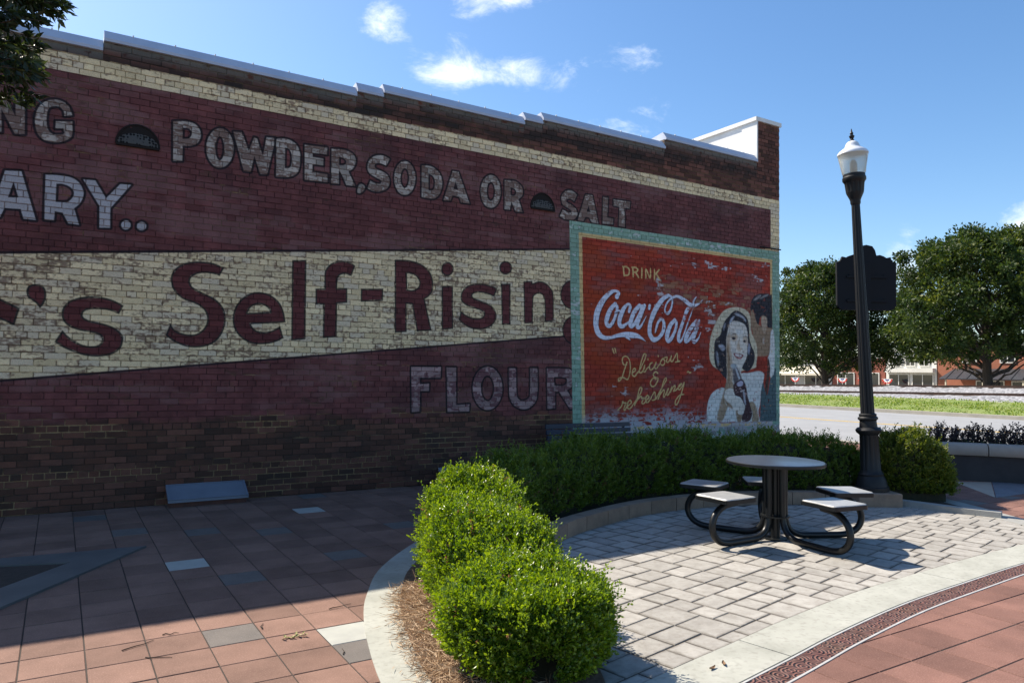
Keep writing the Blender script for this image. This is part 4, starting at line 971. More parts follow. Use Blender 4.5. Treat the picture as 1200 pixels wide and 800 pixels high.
def build_building():
    b = empty('brick_building', (4.4, WY, 0), 'long dark red brick building with painted advertising on its side wall', 'building')
    inv = (-4.4, -WY, 0)
    mb = MB()
    # mortar plane and wall body, stepping along the parapet
    for a, e, z in STEPS:
        mb.box(a, e, WY + 0.007, WY + 0.36, 0, z - 0.001)
    wall = mb.build('wall', M_WALL, b, inv)
    # bricks
    cand = []
    for r in range(0, int(6.55 / COURSE)):
        z0, z1 = r * COURSE + JOINT / 2, (r + 1) * COURSE - JOINT / 2
        p = row_pitch(r)
        k = 0
        base = X0 + ROW_SHIFT[r] - 1.0
        n = int((X1 - base) / p) + 1
        for k in range(n):
            xa, xb = base + k * p + JOINT / 2, base + (k + 1) * p - JOINT / 2
            xa, xb = max(xa, X0), min(xb, X1)
            if xb - xa < 0.03:
                continue
            zt = min(top_z(xa), top_z(xb - 1e-4))
            if z1 > zt:
                if z0 > max(top_z(xa), top_z(xb - 1e-4)) - 0.03:
                    continue
                if top_z(xa) != top_z(xb - 1e-4):
                    for s0, s1, sz in STEPS:
                        if xa < s0 < xb:
                            if top_z(xa) < top_z(xb - 1e-4): xa = s0 + 0.002
                            else: xb = s0 - 0.002
                if z0 > top_z(xa) - 0.03 or z1 > top_z(xa) + 0.001:
                    continue
            cx, cz = (xa + xb) / 2, (z0 + z1) / 2
            d = math.sqrt(cx * cx + WY * WY + (cz - CAM_H) ** 2)
            seen = -0.42 < cx < 4.2 and cz < 4.85 and cz > 0.3
            cand.append(((xb - xa) * WY / d ** 3 if seen else 0.0, xa, xb, z0, z1))
    cand.sort(key=lambda t: -t[0])
    protos = {}
    stuff = MB()
    for i, (s, xa, xb, z0, z1) in enumerate(cand):
        y = WY + random.gauss(0, 0.0012)
        tx, tz = random.gauss(0, 0.0009), random.gauss(0, 0.0006)
        if i < 300:
            key = (round(xb - xa, 3), i % 5)
            if key not in protos:
                hw, hh = (xb - xa) / 2, (z1 - z0) / 2
                me = bpy.data.meshes.new('brick')
                me.from_pydata(brick_verts(-hw, hw, -hh, hh, 0.0, tx, tz), [], BRICK_FACES)
                me.materials.append(M_WALL)
                protos[key] = me
            o = bpy.data.objects.new('brick', protos[key])
            col.objects.link(o)
            o.parent = wall
            o.location = ((xa + xb) / 2, y, (z0 + z1) / 2)
        else:
            stuff.add(brick_verts(xa, xb, z0, z1, y, tx, tz), BRICK_FACES)
    so = stuff.build('brickwork', M_WALL, wall)
    so['kind'] = 'stuff'
    # coping: folded metal sloping up and back, with stepped ends
    for a, e, z in STEPS[:-1]:
        m = MB()
        pr = [(-0.035, z - 0.012), (-0.035, z + 0.022), (0.05, z + 0.135), (0.38, z + 0.09), (0.38, z - 0.012)]
        vs = [(x, WY + y, zz) for x in (a + 0.003, e - 0.003) for y, zz in pr]
        n = len(pr)
        m.add(vs, [tuple(range(n)), tuple(range(n, 2 * n))[::-1]] + [(i, n + i, n + (i + 1) % n, (i + 1) % n) for i in range(n)])
        m.build('coping', M_COPING, b, inv)
        for q in range(int((e - a) / 0.45)):
            xs_ = a + 0.3 + q * 0.45
            MB().cbox((xs_, WY + 0.05, z + 0.140), 0.008, 0.008, 0.010).build('coping_fastener', M_WHITE, b, inv)
    # front parapet above the street facade, whitewashed on its roof side
    MB().box(11.40, 12.035, WY + 0.361, WY + 14, 0, 6.55).build('front_wall', M_PLAINBRICK, b, inv)
    MB().box(11.368, 11.399, WY + 0.02, WY + 14, 5.2, 6.552).build('parapet_back', M_WHITE, b, inv)
    MB().box(11.32, 12.07, WY - 0.03, WY + 14.02, 6.553, 6.63).build('coping', M_WHITE, b, inv)
    MB().box(11.352, 11.38, WY - 0.022, WY + 0.35, 5.74, 6.552).build('flashing', M_WHITE, b, inv)
    MB().box(-3.2, 11.367, WY + 0.361, WY + 14, 4.6, 4.8).build('roof', M_ROOF, b, inv)
    MB().box(-3.2, -2.9, WY + 0.361, WY + 14, 0, 5.15).build('rear_wall', M_PLAINBRICK, b, inv)
    MB().box(-2.899, 11.399, WY + 13.7, WY + 13.999, 0, 5.15).build('far_wall', M_PLAINBRICK, b, inv)
    # half-round vents
    for cx, cz in ((0.685, 4.155), (6.365, 4.165)):
        rr, hh = 0.225, 0.245
        arc = [(cx + rr * math.cos(math.pi * k / 16), cz + hh * math.sin(math.pi * k / 16)) for k in range(17)]
        m = MB()
        # recessed hood: dark half disc with a bulging lower grille
        m.add([(x, WY - 0.004, z) for x, z in arc], [tuple(range(17))[::-1]])
        v = m.build('vent', M_VENT, b, inv)
        g = MB()
        rings = 6
        vs, fs = [], []
        for q in range(rings + 1):
            f = q / rings
            for k in range(17):
                th = math.pi * k / 16
                s = 1 - f * 0.98
                vs.append((cx + rr * 0.97 * s * math.cos(th), WY - 0.006 - 0.02 * math.sin(f * math.pi / 2), cz + 0.012 + hh * 0.55 * s * math.sin(th)))
        for q in range(rings):
            for k in range(16):
                i = q * 17 + k
                fs.append((i, i + 1, i + 18, i + 17))
        g.add(vs, fs)
        g.build('vent_grille', M_GRILLE, v, (0, 0, 0))
        rim = MB()
        rim.tube([(x, WY - 0.004, z) for x, z in arc], 0.012, 6)
        rim.build('vent_rim', M_VENT, v, (0, 0, 0))
        MB().box(cx - rr, cx + rr, WY - 0.03, WY - 0.0045, cz - 0.02, cz + 0.004).build('vent_sill', M_VENT, v)
    MB().box(11.45, 12.05, WY - 0.03, WY - 0.012, 4.085, 4.105).build('tie_bar', M_VENT, b, inv)
    return b


def grille_material():
    m, nt, b = new_mat('perforated_grille')
    N, Lk = nt.nodes.new, nt.links.new
    geo = N('ShaderNodeNewGeometry')
    v = N('ShaderNodeTexVoronoi'); v.inputs['Scale'].default_value = 30; v.inputs['Randomness'].default_value = 0.35
    Lk(geo.outputs['Position'], v.inputs['Vector'])
    r = N('ShaderNodeValToRGB')
    r.color_ramp.elements[0].position, r.color_ramp.elements[0].color = 0.36, (0.006, 0.006, 0.007, 1)
    r.color_ramp.elements[1].position, r.color_ramp.elements[1].color = 0.48, (0.085, 0.082, 0.078, 1)
    Lk(v.outputs['Distance'], r.inputs['Fac']); Lk(r.outputs['Color'], b.inputs['Base Color'])
    b.inputs['Roughness'].default_value = 0.7
    b.inputs['Specular IOR Level'].default_value = 0.1
    return m


M_GRILLE = grille_material()
build_building()


# ------------------------------------------------------------------ ground, paving, bands, beds
M_GROUND = surf('far_ground', (0.16, 0.14, 0.10), (0.10, 0.12, 0.06), 0.4, 0.95)
M_JOINT = surf('joint_sand', (0.035, 0.028, 0.024), (0.055, 0.044, 0.036), 30, 0.95)
M_TILE = surf('red_paver', (0.24, 0.142, 0.108), (0.145, 0.085, 0.064), 2.2, 0.85, 0.25, 300, spec=0.2, speck=(0.38, 0.24, 0.19), speck_scale=130, speck_amt=0.4, obj_var=0.17)
M_TILE2 = surf('red_paver_right', (0.22, 0.115, 0.09), (0.13, 0.068, 0.054), 2.2, 0.85, 0.25, 300, spec=0.2, speck=(0.40, 0.25, 0.20), speck_scale=130, speck_amt=0.4, obj_var=0.13)
M_TILEGREY = surf('grey_paver', (0.150, 0.128, 0.112), (0.11, 0.095, 0.085), 6, 0.82, 0.25, 300, speck=(0.24, 0.23, 0.22), speck_scale=130, speck_amt=0.4, obj_var=0.1)
M_TILEPALE = surf('pale_paver', (0.42, 0.42, 0.37), (0.33, 0.33, 0.30), 5, 0.82, 0.2, 300, obj_var=0.05)
M_PATIO = surf('patio_paver', (0.38, 0.362, 0.328), (0.27, 0.252, 0.225), 9, 0.85, 0.3, 160, speck=(0.20, 0.17, 0.14), speck_scale=30, speck_amt=0.35, obj_var=0.13)


def add_margin_dirt(m, colr, amount):
    nt = m.node_tree
    b = nt.nodes['Principled BSDF']
    src = b.inputs['Base Color'].links[0].from_socket
    at = nt.nodes.new('ShaderNodeAttribute'); at.attribute_name = 'dirt'
    nz = nt.nodes.new('ShaderNodeTexNoise'); nz.inputs['Scale'].default_value = 16; nz.inputs['Detail'].default_value = 4
    geo = nt.nodes.new('ShaderNodeNewGeometry'); nt.links.new(geo.outputs['Position'], nz.inputs['Vector'])
    ml = nt.nodes.new('ShaderNodeMath'); ml.operation = 'MULTIPLY'
    nt.links.new(at.outputs['Fac'], ml.inputs[0]); nt.links.new(nz.outputs['Fac'], ml.inputs[1])
    mr = nt.nodes.new('ShaderNodeMapRange')
    mr.inputs['From Min'].default_value, mr.inputs['From Max'].default_value, mr.inputs['To Max'].default_value = 0.12, 0.62, amount
    nt.links.new(ml.outputs[0], mr.inputs['Value'])
    mx = nt.nodes.new('ShaderNodeMix'); mx.data_type = 'RGBA'; mx.inputs[7].default_value = (*colr, 1)
    nt.links.new(src, mx.inputs[6]); nt.links.new(mr.outputs['Result'], mx.inputs[0]); nt.links.new(mx.outputs[2], b.inputs['Base Color'])


add_margin_dirt(M_PATIO, (0.10, 0.083, 0.065), 0.62)
M_PJOINT = surf('patio_joint', (0.030, 0.025, 0.020), (0.055, 0.045, 0.035), 20, 0.95)
M_CONC = surf('pale_concrete', (0.41, 0.41, 0.36), (0.29, 0.29, 0.25), 2.6, 0.8, 0.12, 120, speck=(0.20, 0.19, 0.165), speck_scale=28, speck_amt=0.4)
M_CONCG = surf('grey_concrete', (0.34, 0.335, 0.31), (0.25, 0.245, 0.225), 3, 0.85, 0.2, 90)
M_KERBSTONE = surf('kerb_stone', (0.29, 0.205, 0.145), (0.19, 0.135, 0.10), 6, 0.9, 0.3, 60, obj_var=0.1)
M_MULCH = surf('mulch', (0.20, 0.125, 0.078), (0.09, 0.055, 0.036), 25, 0.95, 0.8, 60)
M_SOIL = surf('soil', (0.06, 0.042, 0.032), (0.035, 0.026, 0.02), 20, 0.95, 0.6, 50)
M_STRAW = leaf_mat('pine_straw', (0.20, 0.125, 0.07), (0.42, 0.29, 0.175), (0.60, 0.45, 0.30), 0.1, 0.7, 0.2)
M_ASPHALT = surf('asphalt', (0.29, 0.292, 0.295), (0.24, 0.242, 0.245), 0.8, 0.85, speck=(0.31, 0.315, 0.32), speck_scale=60, speck_amt=0.4)
M_YELLOW = surf('yellow_line', (0.55, 0.36, 0.06), (0.42, 0.29, 0.09), 3, 0.7)
M_ROADKERB = surf('road_kerb', (0.36, 0.33, 0.28), (0.27, 0.25, 0.21), 1.5, 0.85)
M_GRASS = surf('turf', (0.13, 0.20, 0.035), (0.20, 0.22, 0.07), 0.9, 0.95)
M_BLADE = leaf_mat('grass_blades', (0.10, 0.17, 0.025), (0.17, 0.25, 0.04), (0.30, 0.31, 0.10), 0.4, 0.5, 0.3)
M_BALLAST = surf('track_ballast', (0.36, 0.36, 0.37), (0.13, 0.13, 0.14), 6.0, 0.95, 1.0, 7, contrast=(0.40, 0.60), detail=3)
M_RUST = surf('rusty_rail', (0.085, 0.045, 0.030), (0.05, 0.03, 0.022), 3, 0.7)
M_SLEEPER = surf('timber_sleeper', (0.06, 0.045, 0.035), (0.04, 0.03, 0.025), 6, 0.9)
M_IRON = surf('cast_iron_rust', (0.105, 0.042, 0.028), (0.062, 0.026, 0.020), 25, 0.7, 0.2, 200, obj_var=0.12)
M_STEEL = surf('galvanised_edge', (0.55, 0.54, 0.51), (0.42, 0.41, 0.39), 9, 0.5, metal=0.2)

g = MB()
S = 900
g.add([(-S, -S, -0.7), (S, -S, -0.7), (S, S, -0.7), (-S, S, -0.7)], [(0, 1, 2, 3)])
tag(g.build('ground', M_GROUND), kind='structure')

# curves (metres); u to the right along the wall, v towards it
FRONT_IN = catmull([(1.3, 2.50), (1.95, 2.72), (2.72, 2.91), (3.53, 3.06), (4.13, 3.17), (5.07, 3.30), (6.06, 3.37), (7.0, 3.42), (7.97, 3.44), (9.4, 3.42)], 8)
FRONT_OUT = offset(FRONT_IN, -0.33)
DRAIN_OUT = offset(FRONT_IN, -0.50)
EDGE_OUT = catmull([(1.25, 2.42), (1.36, 3.0), (1.45, 3.57), (1.60, 4.16), (1.76, 4.65), (1.93, 5.03), (2.24, 5.58), (2.79, 6.21), (3.6, 6.95), (4.7, 7.55), (6.3, 7.9), (8.2, 7.6), (9.6, 6.9)], 8)
EDGE_IN = offset(EDGE_OUT, -0.25)
BACK_KERB = catmull([(3.88, 5.50), (4.05, 5.64), (4.44, 5.86), (5.02, 6.08), (5.66, 6.26), (6.31, 6.31), (7.1, 6.22), (7.82, 5.96), (8.35, 5.66)], 8)

# base sheet under the red pavers
pz = MB()
pz.add([(-9, -9, -0.0045), (17.0, -9, -0.0045), (17.0, 9.402, -0.0045), (-9, 9.402, -0.0045)], [(0, 1, 2, 3)])
pz.add([(12.06, 9.403, -0.010), (17.0, 9.403, -0.010), (17.0, 60, -0.010), (12.06, 60, -0.010)], [(0, 1, 2, 3)])
plaza = tag(pz.build('plaza_paving', M_JOINT), kind='structure')
walk = MB(); walk.add([(1.5, -1.5, -0.0035), (9, -1.5, -0.0035), (9, 2.95, -0.0035), (1.5, 2.0, -0.0035)], [(0, 1, 2, 3)])
walk = tag(walk.build('walkway_paving', M_JOINT), kind='structure')
fore = MB(); fore.add([(8.6, 3.2, -0.0035), (14.5, 1.5, -0.0035), (14.5, 8.5, -0.0035), (9.6, 6.9, -0.0035)], [(0, 1, 2, 3)])
fore = tag(fore.build('forecourt_paving', M_JOINT), kind='structure')

TX0, TY0, TP = -0.1295, 3.8845, 0.3055
TILE_SPECIAL = {(3, 8): 'pale', (4, 6): 'grey', (4, 12): 'grey', (6, 11): 'grey', (8, 14): 'pale', (7, 7): 'grey', (3, 2): 'grey', (5, 1): 'pale', (5, 0): 'grey',
                (2, 13): 'grey', (10, 10): 'grey', (1, 16): 'grey', (9, 17): 'grey', (34, 6): 'pale', (36, 3): 'grey', (33, 3): 'grey'}
tile_full = {}
tile_done = set()


def tile(ix, iy, parent, clips):
    m = TILE_SPECIAL.get((ix, iy))
    mat = {None: M_TILE if parent is plaza else M_TILE2, 'grey': M_TILEGREY, 'pale': M_TILEPALE}[m]
    gp = 0.0035
    x0, y0 = TX0 + ix * TP + gp, TY0 + iy * TP + gp
    x1, y1 = x0 + TP - 2 * gp, y0 + TP - 2 * gp
    y1 = min(y1, 9.40)
    poly = [(x0, y0), (x1, y0), (x1, y1), (x0, y1)]
    n0 = len(poly)
    a0 = abs(area2(poly))
    for line, side in clips:
        poly = clip_by_line(poly, line, side)
        if len(poly) < 3:
            return
    if abs(area2(poly)) < 0.004:
        return
    tile_done.add((ix, iy))
    cx, cy = (x0 + x1) / 2, (y0 + y1) / 2
    if abs(abs(area2(poly)) - a0) < 1e-6 and y1 < 9.39:
        key = mat.name
        if key not in tile_full:
            h = TP / 2 - gp
            tile_full[key] = MB().prism([(-h, -h), (h, -h), (h, h), (-h, h)], -0.03, 0.0, 0.003).mesh('tile')
        o = link_mesh('tile', tile_full[key], mat, parent, (cx, cy, random.gauss(0, 0.0008)))
        o.rotation_euler = (random.gauss(0, 0.0012), random.gauss(0, 0.0012), random.gauss(0, 0.002))
    else:
        o = MB().prism([(p[0] - cx, p[1] - cy) for p in poly], -0.03, 0.0, 0.003).build('tile', mat, parent, (cx, cy, 0))
    return o


EDGE_MID = offset(EDGE_OUT, -0.125)
DRAIN_MID = offset(FRONT_IN, -0.48)
for ix in range(-2, 14):
    for iy in range(-2, 19):
        x, y = TX0 + ix * TP, TY0 + iy * TP
        if x < -0.75 or x > 3.75 + max(0, (y - 7) * 0.4):
            continue
        tile(ix, iy, plaza, [(EDGE_MID, 1)])
for ix in range(8, 27):
    for iy in range(-7, 0):
        x, y = TX0 + ix * TP, TY0 + iy * TP
        if y > 2.95 or x < 2.6 or x > 7.6 or x - 1.55 * y < -1.6:
            continue
        tile(ix, iy, walk, [(DRAIN_MID, -1)])
STRIP_OUT = catmull([(10.9, 6.55), (10.32, 5.86), (10.1, 5.35), (9.88, 4.85), (9.6, 4.35), (9.35, 3.85), (9.2, 3.2)], 8)   # far side of the right-hand strip
STRIP_IN = offset(STRIP_OUT, -0.30)
STRIP_MID = offset(STRIP_OUT, -0.1)
for ix in range(30, 43):
    for iy in range(-1, 10):
        x, y = TX0 + ix * TP, TY0 + iy * TP
        tile(ix, iy, fore, [(STRIP_MID, 1)])

# the rest of the paving, beyond what the photograph shows one by one
def inside(poly, p):
    c = False
    n = len(poly)
    for i in range(n):
        a, b = poly[i], poly[(i + 1) % n]
        if (a[1] > p[1]) != (b[1] > p[1]) and p[0] < (b[0] - a[0]) * (p[1] - a[1]) / (b[1] - a[1]) + a[0]:
            c = not c
    return c


core_poly = [tuple(p) for p in EDGE_MID] + [tuple(p) for p in STRIP_MID] + [tuple(p) for p in DRAIN_MID[::-1]]
core_pts = np.array(core_poly)
field = MB()
for ix in range(-23, 55):
    for iy in range(-33, 88):
        if (ix, iy) in tile_done:
            continue
        x0, y0 = TX0 + ix * TP + 0.0035, TY0 + iy * TP + 0.0035
        x1, y1 = x0 + TP - 0.007, y0 + TP - 0.007
        if x1 > 16.65 or (y1 > 9.40 and x0 < 12.08):
            continue
        cx, cy = (x0 + x1) / 2, (y0 + y1) / 2
        poly = [(x0, y0), (x1, y0), (x1, y1), (x0, y1)]
        dmin = float(np.min(np.linalg.norm(core_pts - np.array([cx, cy]), axis=1)))
        if dmin > 0.24:
            if inside(core_poly, (cx, cy)):
                continue
        else:
            ds = [float(np.min(np.linalg.norm(L_ - np.array([cx, cy]), axis=1))) for L_ in (EDGE_MID, DRAIN_MID, STRIP_MID)]
            k = int(np.argmin(ds))
            poly = clip_by_line(poly, (EDGE_MID, DRAIN_MID, STRIP_MID)[k], (1, -1, 1)[k])
            if len(poly) < 3 or abs(area2(poly)) < 0.004:
                continue
        field.prism(poly, -0.03, random.gauss(0, 0.0006), 0.003)
field.build('tile_field', M_TILE2, plaza)['kind'] = 'stuff'

# patio pavers: three sizes in rows, laid at an angle
pp = list(map(tuple, FRONT_IN[8:])) + [(9.30, 4.30), (8.95, 5.35)] + list(map(tuple, BACK_KERB[::-1])) + [(3.30, 4.7), (2.75, 3.7), (2.35, 2.95)]
pb = MB(); pb.add([(p[0], p[1], -0.0012) for p in pp], [tuple(range(len(pp)))])
patio = tag(pb.build('patio_paving', M_PJOINT), kind='structure')
LEFT_P = catmull([(2.1, 2.6), (2.42, 2.95), (2.8, 3.7), (3.3, 4.7), (3.88, 5.5)], 8)
RIGHT_P = catmull([(8.35, 5.66), (8.99, 5.36), (9.15, 4.68), (9.33, 4.25), (9.25, 3.7), (9.3, 3.3)], 8)
ang = R(11.6)
ca, sa = math.cos(ang), math.sin(ang)
UNIT = 0.098
NU, NV = 78, 46
occ = np.zeros((NU, NV), bool)
pav = []


def ground_uv(x, y):
    return 2.45 + ca * x - sa * y, 2.15 + sa * x + ca * y


for jv in range(NV):
    for iu in range(NU):
        if occ[iu, jv]:
            continue
        run = 0
        while iu + run < NU and not occ[iu + run, jv] and run < 9:
            run += 1
        if run in (1, 2, 3):
            su = run
        elif run == 4:
            su = 2
        else:
            su = random.choice((2, 2, 3, 3))
        sv = random.choice((2, 2, 3)) if su > 1 else 2
        sv = min(sv, NV - jv)
        occ[iu:iu + su, jv:jv + sv] = True
        g1, g2 = 0.0070, 0.0055
        a, b_, w_, h_ = iu * UNIT + g1, jv * UNIT + g2, su * UNIT - 2 * g1, sv * UNIT - 2 * g2
        poly = [ground_uv(a + x * w_, b_ + y * h_) for x, y in ((0, 0), (1, 0), (1, 1), (0, 1))]
        cx, cy = np.mean(poly, axis=0)
        if not (2.2 < cx < 9.4 and 2.8 < cy < 6.4):
            continue
        a0 = abs(area2(poly))
        for line, side in ((FRONT_IN, 1), (BACK_KERB, -1), (LEFT_P, -1), (RIGHT_P, -1)):
            if len(poly) >= 3:
                poly = clip_by_line(poly, line, side)
        if len(poly) < 3 or abs(area2(poly)) < 0.003:
            continue
        pav.append((math.hypot(cx, cy), cx, cy, w_, h_, None if abs(abs(area2(poly)) - a0) < 1e-6 else poly))


def paver_mesh(poly, z0, z1):
    """chamfered stone with a grubby margin (attribute dirt: 1 at the arris, 0 inside)"""
    if area2(poly) < 0:
        poly = poly[::-1]
    n = len(poly)
    c = np.mean(np.array(poly), axis=0)
    P = np.array(poly) - c
    ln = np.linalg.norm(P, axis=1)[:, None]
    rings = [(P, z0, 1.0), (P, z1 - 0.003, 1.0), (P * (1 - 0.005 / ln), z1, 1.0), (P * (1 - 0.040 / ln), z1 + 0.0004, 0.0)]
    vs, dirt = [], []
    for q, z, d in rings:
        vs += [(c[0] + p[0], c[1] + p[1], z) for p in q]
        dirt += [d] * n
    fs = []
    for k in range(3):
        fs += [(k * n + i, k * n + (i + 1) % n, (k + 1) * n + (i + 1) % n, (k + 1) * n + i) for i in range(n)]
    fs.append(tuple(range(3 * n, 4 * n)))
    me = bpy.data.meshes.new('paver')
    me.from_pydata(vs, [], fs)
    at = me.attributes.new('dirt', 'FLOAT', 'POINT')
    at.data.foreach_set('value', dirt)
    return me


pav.sort(key=lambda t: t[0])
pav_mesh = {}
rest = MB()
for i, (d, cx, cy, w_, h_, poly) in enumerate(pav):
    if i >= 300:
        if poly is None:
            poly = [(cx + ca * x - sa * y, cy + sa * x + ca * y) for x, y in ((-w_ / 2, -h_ / 2), (w_ / 2, -h_ / 2), (w_ / 2, h_ / 2), (-w_ / 2, h_ / 2))]
        rest.prism(poly, -0.03, 0.003 + random.gauss(0, 0.0006), 0.0025)
    elif poly is None:
        key = (round(w_, 3), round(h_, 3), i % 4)
        if key not in pav_mesh:
            jj = lambda: random.gauss(0, 0.0026)
            pav_mesh[key] = paver_mesh([(-w_ / 2 + jj(), -h_ / 2 + jj()), (w_ / 2 + jj(), -h_ / 2 + jj()), (w_ / 2 + jj(), h_ / 2 + jj()), (-w_ / 2 + jj(), h_ / 2 + jj())], -0.03, 0.003)
        o = link_mesh('paver', pav_mesh[key], M_PATIO, patio, (cx, cy, random.gauss(0, 0.0007)))
        o.rotation_euler = (random.gauss(0, 0.002), random.gauss(0, 0.002), ang + random.gauss(0, 0.006))
    else:
        link_mesh('paver', paver_mesh([(p[0] - cx, p[1] - cy) for p in poly], -0.03, 0.003), M_PATIO, patio, (cx, cy, 0))
if rest.v:
    rest.build('paver_field', M_PATIO, patio)['kind'] = 'stuff'

# front concrete band in slabs with saw-cut joints
band = tag(MB().strip(FRONT_IN, FRONT_OUT, -0.05, -0.004).build('concrete_band', M_JOINT), kind='structure')


def slabs(line, d0, d1, cuts, parent, mat, z0, z1, name='slab'):
    """pieces of a band between two offsets of a line, parted at arc lengths"""
    seg = np.linalg.norm(np.diff(line, axis=0), axis=1)
    s = np.concatenate([[0], np.cumsum(seg)])
    cuts = [0] + list(cuts) + [s[-1]]
    out = []
    for a, b_ in zip(cuts, cuts[1:]):
        t = np.linspace(a + 0.004, b_ - 0.004, max(3, int((b_ - a) / 0.12)))
        L = np.stack([np.interp(t, s, line[:, 0]), np.interp(t, s, line[:, 1])], 1)
        out.append(MB().strip(offset(L, d0), offset(L, d1), z0, z1).build(name, mat, parent))
    return out


def arc_at(line, p):
    seg = np.linalg.norm(np.diff(line, axis=0), axis=1)
    s = np.concatenate([[0], np.cumsum(seg)])
    return s[int(np.argmin(np.linalg.norm(line - np.array(p), axis=1)))]


slabs(FRONT_IN, -0.004, -0.33, [arc_at(FRONT_IN, (3.53, 3.06)) - 2.0, arc_at(FRONT_IN, (3.53, 3.06)), arc_at(FRONT_IN, (6.06, 3.37)), arc_at(FRONT_IN, (6.06, 3.37)) + 2.55], band, M_CONC, -0.04, 0.006)
edging = tag(MB().strip(EDGE_OUT, EDGE_IN, -0.05, -0.004).build('edging_band', M_JOINT), kind='structure')
slabs(EDGE_OUT, 0.0, -0.25, [arc_at(EDGE_OUT, (2.79, 6.21)), arc_at(EDGE_OUT, (4.7, 7.55))], edging, M_CONC, -0.04, 0.006)
rstrip = tag(MB().strip(STRIP_OUT, STRIP_IN, -0.05, -0.004).build('side_band', M_JOINT), kind='structure')
slabs(STRIP_OUT, 0.0, -0.30, [1.0, 2.2], rstrip, M_CONCG, -0.04, 0.006)

# inlaid slabs in the forecourt
inl = tag(MB().prism([(11.85, 6.05), (12.35, 5.75), (10.80, 4.98)], -0.02, 0.004).build('stone_inlay', surf('beige_inlay', (0.40, 0.34, 0.27), (0.33, 0.28, 0.22), 4, 0.85)), kind='structure')
inl2 = tag(MB().prism([(12.36, 5.74), (13.2, 4.9), (10.81, 4.97)], -0.02, 0.0045).build('stone_inlay', surf('slate_inlay', (0.17, 0.18, 0.20), (0.12, 0.13, 0.145), 4, 0.8)), kind='structure')

# planting beds
bed = list(map(tuple, offset(EDGE_OUT, -0.24))) + [(9.9, 6.0), (9.3, 5.45), (8.9, 5.6)] + list(map(tuple, offset(BACK_KERB, 0.06)[::-1])) + list(map(tuple, LEFT_P[::-1]))
nb = len(bed)
bm_ = bmesh.new()
vs_ = [bm_.verts.new((p[0], p[1], 0.012)) for p in bed]
bm_.faces.new(vs_)
bmesh.ops.triangulate(bm_, faces=bm_.faces[:])
me_ = bpy.data.meshes.new('planting_bed'); bm_.to_mesh(me_); bm_.free()
tag(link_mesh('planting_bed', me_, M_MULCH), kind='structure')
tag(MB().prism([(8.72, 5.46), (9.05, 5.30), (9.22, 4.70), (9.36, 4.30), (9.58, 4.80), (9.80, 5.32), (9.98, 5.75), (9.2, 5.9)], -0.02, 0.014).build('soil_bed', M_SOIL), kind='structure')
# low flush kerb between patio and soil
lk = catmull([(8.90, 5.42), (9.02, 5.30), (9.12, 4.75), (9.22, 4.45), (9.30, 4.22)], 6)
tag(MB().strip(offset(lk, 0.07), offset(lk, -0.07), -0.02, 0.07).build('patio_kerb', M_CONCG), kind='structure')

# raised kerb of stone blocks behind the patio
kb = tag(MB().strip(offset(BACK_KERB, 0.015), offset(BACK_KERB, 0.14), -0.02, 0.135).build('planter_kerb', M_PJOINT), kind='structure')
Lk_ = arc_at(BACK_KERB, (8.35, 5.66))
slabs(BACK_KERB, 0.0, 0.16, [0.42 * k for k in range(1, int(Lk_ / 0.42) + 1)], kb, M_KERBSTONE, -0.02, 0.15, 'kerb_block')

# trench drain: cast iron grates between two steel edges
drain = empty('trench_drain', (4.4, 2.8, 0), 'curved cast iron trench drain with swirling grates beside the pale concrete band', 'drain')
dinv = (-4.4, -2.8, 0)


